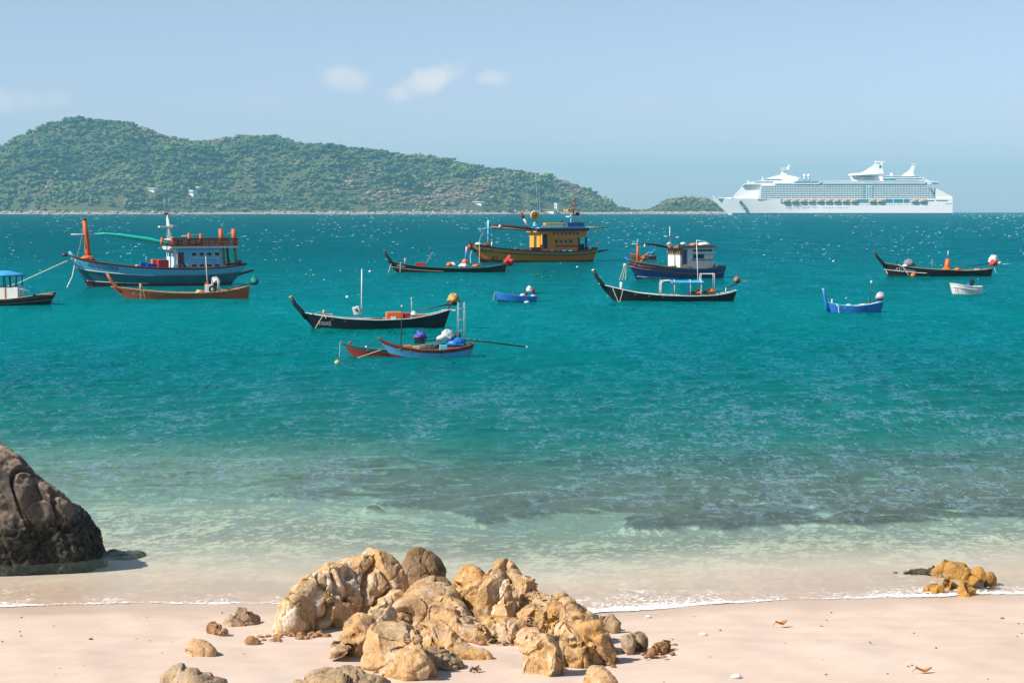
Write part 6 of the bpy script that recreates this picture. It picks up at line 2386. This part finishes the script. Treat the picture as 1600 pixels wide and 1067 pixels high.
# upper decks
sbox('upper_deck', M_SHIP, 1215, 1446, 286.2, 287.8, HB - .6)
sbox('upper_glass', M_SHIPG, 1293, 1446, 287.9, 290.4, HB - .7)
sbox('upper_glass', M_SHIPB, 1217, 1292, 288.0, 290.6, HB - .9)
sbox('promenade_band', M_SHIPG, 1246, 1284, 284.6, 286.0, HB + .3)
sprism('promenade_wing', M_SHIP, [(1243, 288.4), (1283, 288.4), (1289, 283.6), (1287, 283.4), (1281, 287), (1246, 287), (1244, 283.6), (1242, 283.6)], HB + .5)
sbox('sports_deck', M_SHIP, 1290, 1452, 283.6, 285.0, HB - .8)
sbox('windbreak_glass', M_SHIPG, 1352, 1382, 285.1, 286.1, HB - .5)
sbox('windbreak_glass', M_SHIPG, 1384, 1448, 285.1, 286.1, HB - .5)
m = MB()
for px in np.arange(1292, 1450, 4.2):
    for sg in (1, -1):
        m.box(sx(px + .2), sx(px - .2), sg * (HB - 1.2) - .2, sg * (HB - 1.2) + .2, sz(283.6), sz(282.1))
tag(m.build('deck_railing', M_SHIP, ship), kind='stuff')
sbox('aft_house', M_SHIPB, 1382, 1436, 276.8, 283.4, 12)
sbox('aft_house_roof', M_SHIP, 1380, 1444, 278.6, 279.8, 13.5)
sbox('aft_house_roof', M_SHIP, 1383, 1432, 275.8, 276.7, 12.5)
sbox('aft_deck', M_SHIP, 1400, 1450, 281.4, 282.2, 15)
sbox('aft_windows', M_SHIPD, 1396, 1440, 280.2, 281.2, 13.2)
sprism('aft_overhang', M_SHIP, [(1444, 284), (1466, 284.6), (1466, 286.2), (1444, 286.2)], HB)
sbox('aft_overhang_glass', M_SHIPG, 1449, 1465, 286.3, 288.2, HB - .4)
sprism('aft_fairing', M_SHIP, [(1443, 282), (1449, 283), (1456, 289), (1448, 289), (1446, 284)], HB - .2)
# observation lounge, funnel
sprism('lounge_base', M_SHIP, [(1334, 283.5), (1382, 283.5), (1380, 276.2), (1331, 276.2)], 10)
MB().lathe((sx(1352), 0, sz(276)), [(19, -.4), (21.5, 1.0), (21.8, 2.2), (20.0, 3.2), (12, 4.6)], 30).build('lounge_disc', M_SHIP, ship, True)
MB().lathe((sx(1352), 0, sz(276.6)), [(19.6, -.5), (20.4, .6)], 30).build('lounge_windows', M_SHIPG, ship, True)
fn = sprism('funnel', M_SHIP, [(1344, 272.4), (1383, 272.4), (1379.5, 262), (1380.5, 256), (1379.8, 253.6), (1371, 252.6), (1368.5, 256.5), (1362, 262), (1353, 268)], 5.5)
sbox('funnel_cap', M_SHIP, 1368, 1384, 253.0, 254.6, 4.2, parent=fn)
sbox('funnel_vent', M_SHIPD, 1375.6, 1378.4, 259, 263.8, 5.7, parent=fn)
sbox('funnel_vent', M_SHIPD, 1371, 1377, 255.6, 256.8, 5.62, parent=fn)
for px, a_, b_ in ((1333.5, 279, 280.4), (1336.4, 277.6, 282), (1338.8, 278.4, 282), (1340.6, 278.4, 282), (1342.6, 278.4, 282), (1344.8, 278.2, 281.8), (1346.4, 278.2, 279.6)):
    sbox('funnel_letter', M_FLETT, px - .55, px + .55, a_, b_, 0, y0=10.02, y1=10.14)
MB().blob((sx(1394.5), 3, sz(273.6)), 2.4, 2.4, 2.4, 0, 0, 1, 14, 10).build('radar_dome', M_SHIP, ship, True)
am = sprism('aft_mast', M_SHIP, [(1409, 277.5), (1428.5, 277.5), (1427.4, 270), (1430.6, 258.4), (1426.2, 258.4), (1421.5, 266), (1416, 270.6), (1412, 273.4)], 2.2)
sbox('aft_mast_cap', M_SHIP, 1424.4, 1432, 256.9, 258.3, 3.0, parent=am)
# stern terraces
sprism('stern_terrace', M_SHIP, [(1460, 311.2), (1486.4, 311.2), (1485, 307.0), (1478, 304), (1470, 299), (1461, 295)], HB - 1.4)
sbox('stern_windows', M_SHIPD, 1462, 1479, 313.2, 314.8, HB + .08)
sbox('stern_windows', M_SHIPD, 1447, 1459, 313.4, 315.0, HB + .08)
sbox('stern_deck_rail', M_SHIPD, 1476, 1486, 318.6, 319.4, HB + .02)
# boat deck with lifeboats
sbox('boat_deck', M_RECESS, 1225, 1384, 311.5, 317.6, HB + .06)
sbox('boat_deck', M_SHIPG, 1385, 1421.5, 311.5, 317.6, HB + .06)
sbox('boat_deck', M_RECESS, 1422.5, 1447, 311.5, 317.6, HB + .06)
for px in (1397, 1412.5):
    sbox('deck_pillar', M_SHIP, px - .4, px + .4, 311.5, 317.6, HB + .2)
lb_px = [1233 + i * 12.95 for i in range(9)] + [1365, 1377.5, 1429, 1441]
for i, px in enumerate(lb_px):
    L = 11.2 * SC
    m = MB()
    V, Fc = [], []
    for sg in (1, -1):
        root_y = sg * (HB + 1.7)
        hullm, cov = MB(), MB()
        n = 9
        for tgt, prof in ((hullm, [(-2.2, .45), (-1.2, .85), (-.1, 1.0)]), (cov, [(-.1, 1.02), (1.0, .95), (1.8, .6), (2.0, .1)])):
            V, Fc = [], []
            for j in range(n):
                u = j / (n - 1) * 2 - 1
                w = max(.08, 1 - abs(u) ** 3.0)
                hh = 1 if tgt is hullm else max(.25, 1 - abs(u) ** 4)
                ring = [(sx(px) + u * L / 2, root_y + k * w * 1.9 * r, sz(314.2) + z * hh) for k in (-1, 1) for z, r in (prof if k < 0 else reversed(prof))]
                V += ring
            q = len(prof) * 2
            for j in range(n - 1):
                for k in range(q):
                    Fc.append((j * q + k, j * q + (k + 1) % q, (j + 1) * q + (k + 1) % q, (j + 1) * q + k))
            tgt.add(V, Fc)
        lb = hullm.build('lifeboat', M_LBW, ship, False)
        cov.build('lifeboat_canopy', M_LBO, lb, False)
        if sg > 0:
            sbox('davit', M_SHIP, px + 6.1, px + 6.7, 311.5, 317.4, 0, y0=HB + .1, y1=HB + 1.2)
# portholes
m = MB()
for py, x0, x1, st in ((320.2, 1234, 1430, 2.35), (325.0, 1234, 1330, 2.35), (322.6, 1234, 1280, 2.35)):
    for px in np.arange(x0, x1, st):
        if r_.random() < .12 or 1281 < px < 1290:
            continue
        w = .75 if not (py < 321 and px > 1362) else .85
        for sg in (1, -1):
            ya, yb = sorted((sg * (HB + .02), sg * (HB + .14)))
            m.box(sx(px + w / 2), sx(px - w / 2), ya, yb, sz(py + .62), sz(py - .62))
tag(m.build('portholes', M_SHIPD, ship), kind='stuff')
# bow mark and anchor
MB().prism([(sx(1164.4), sz(318)), (sx(1160.6), sz(318)), (sx(1161.6), sz(314.6)), (sx(1163.4), sz(313.4)), (sx(1163.6), sz(316))], HB * .60, HB * .60 + 6.5).build('bow_emblem', M_SHIPD, ship)
MB().box(sx(1171.5), sx(1166.5), HB * .56, HB * .56 + 6.5, sz(327.4), sz(326.2)).build('anchor', M_SHIPD, ship)
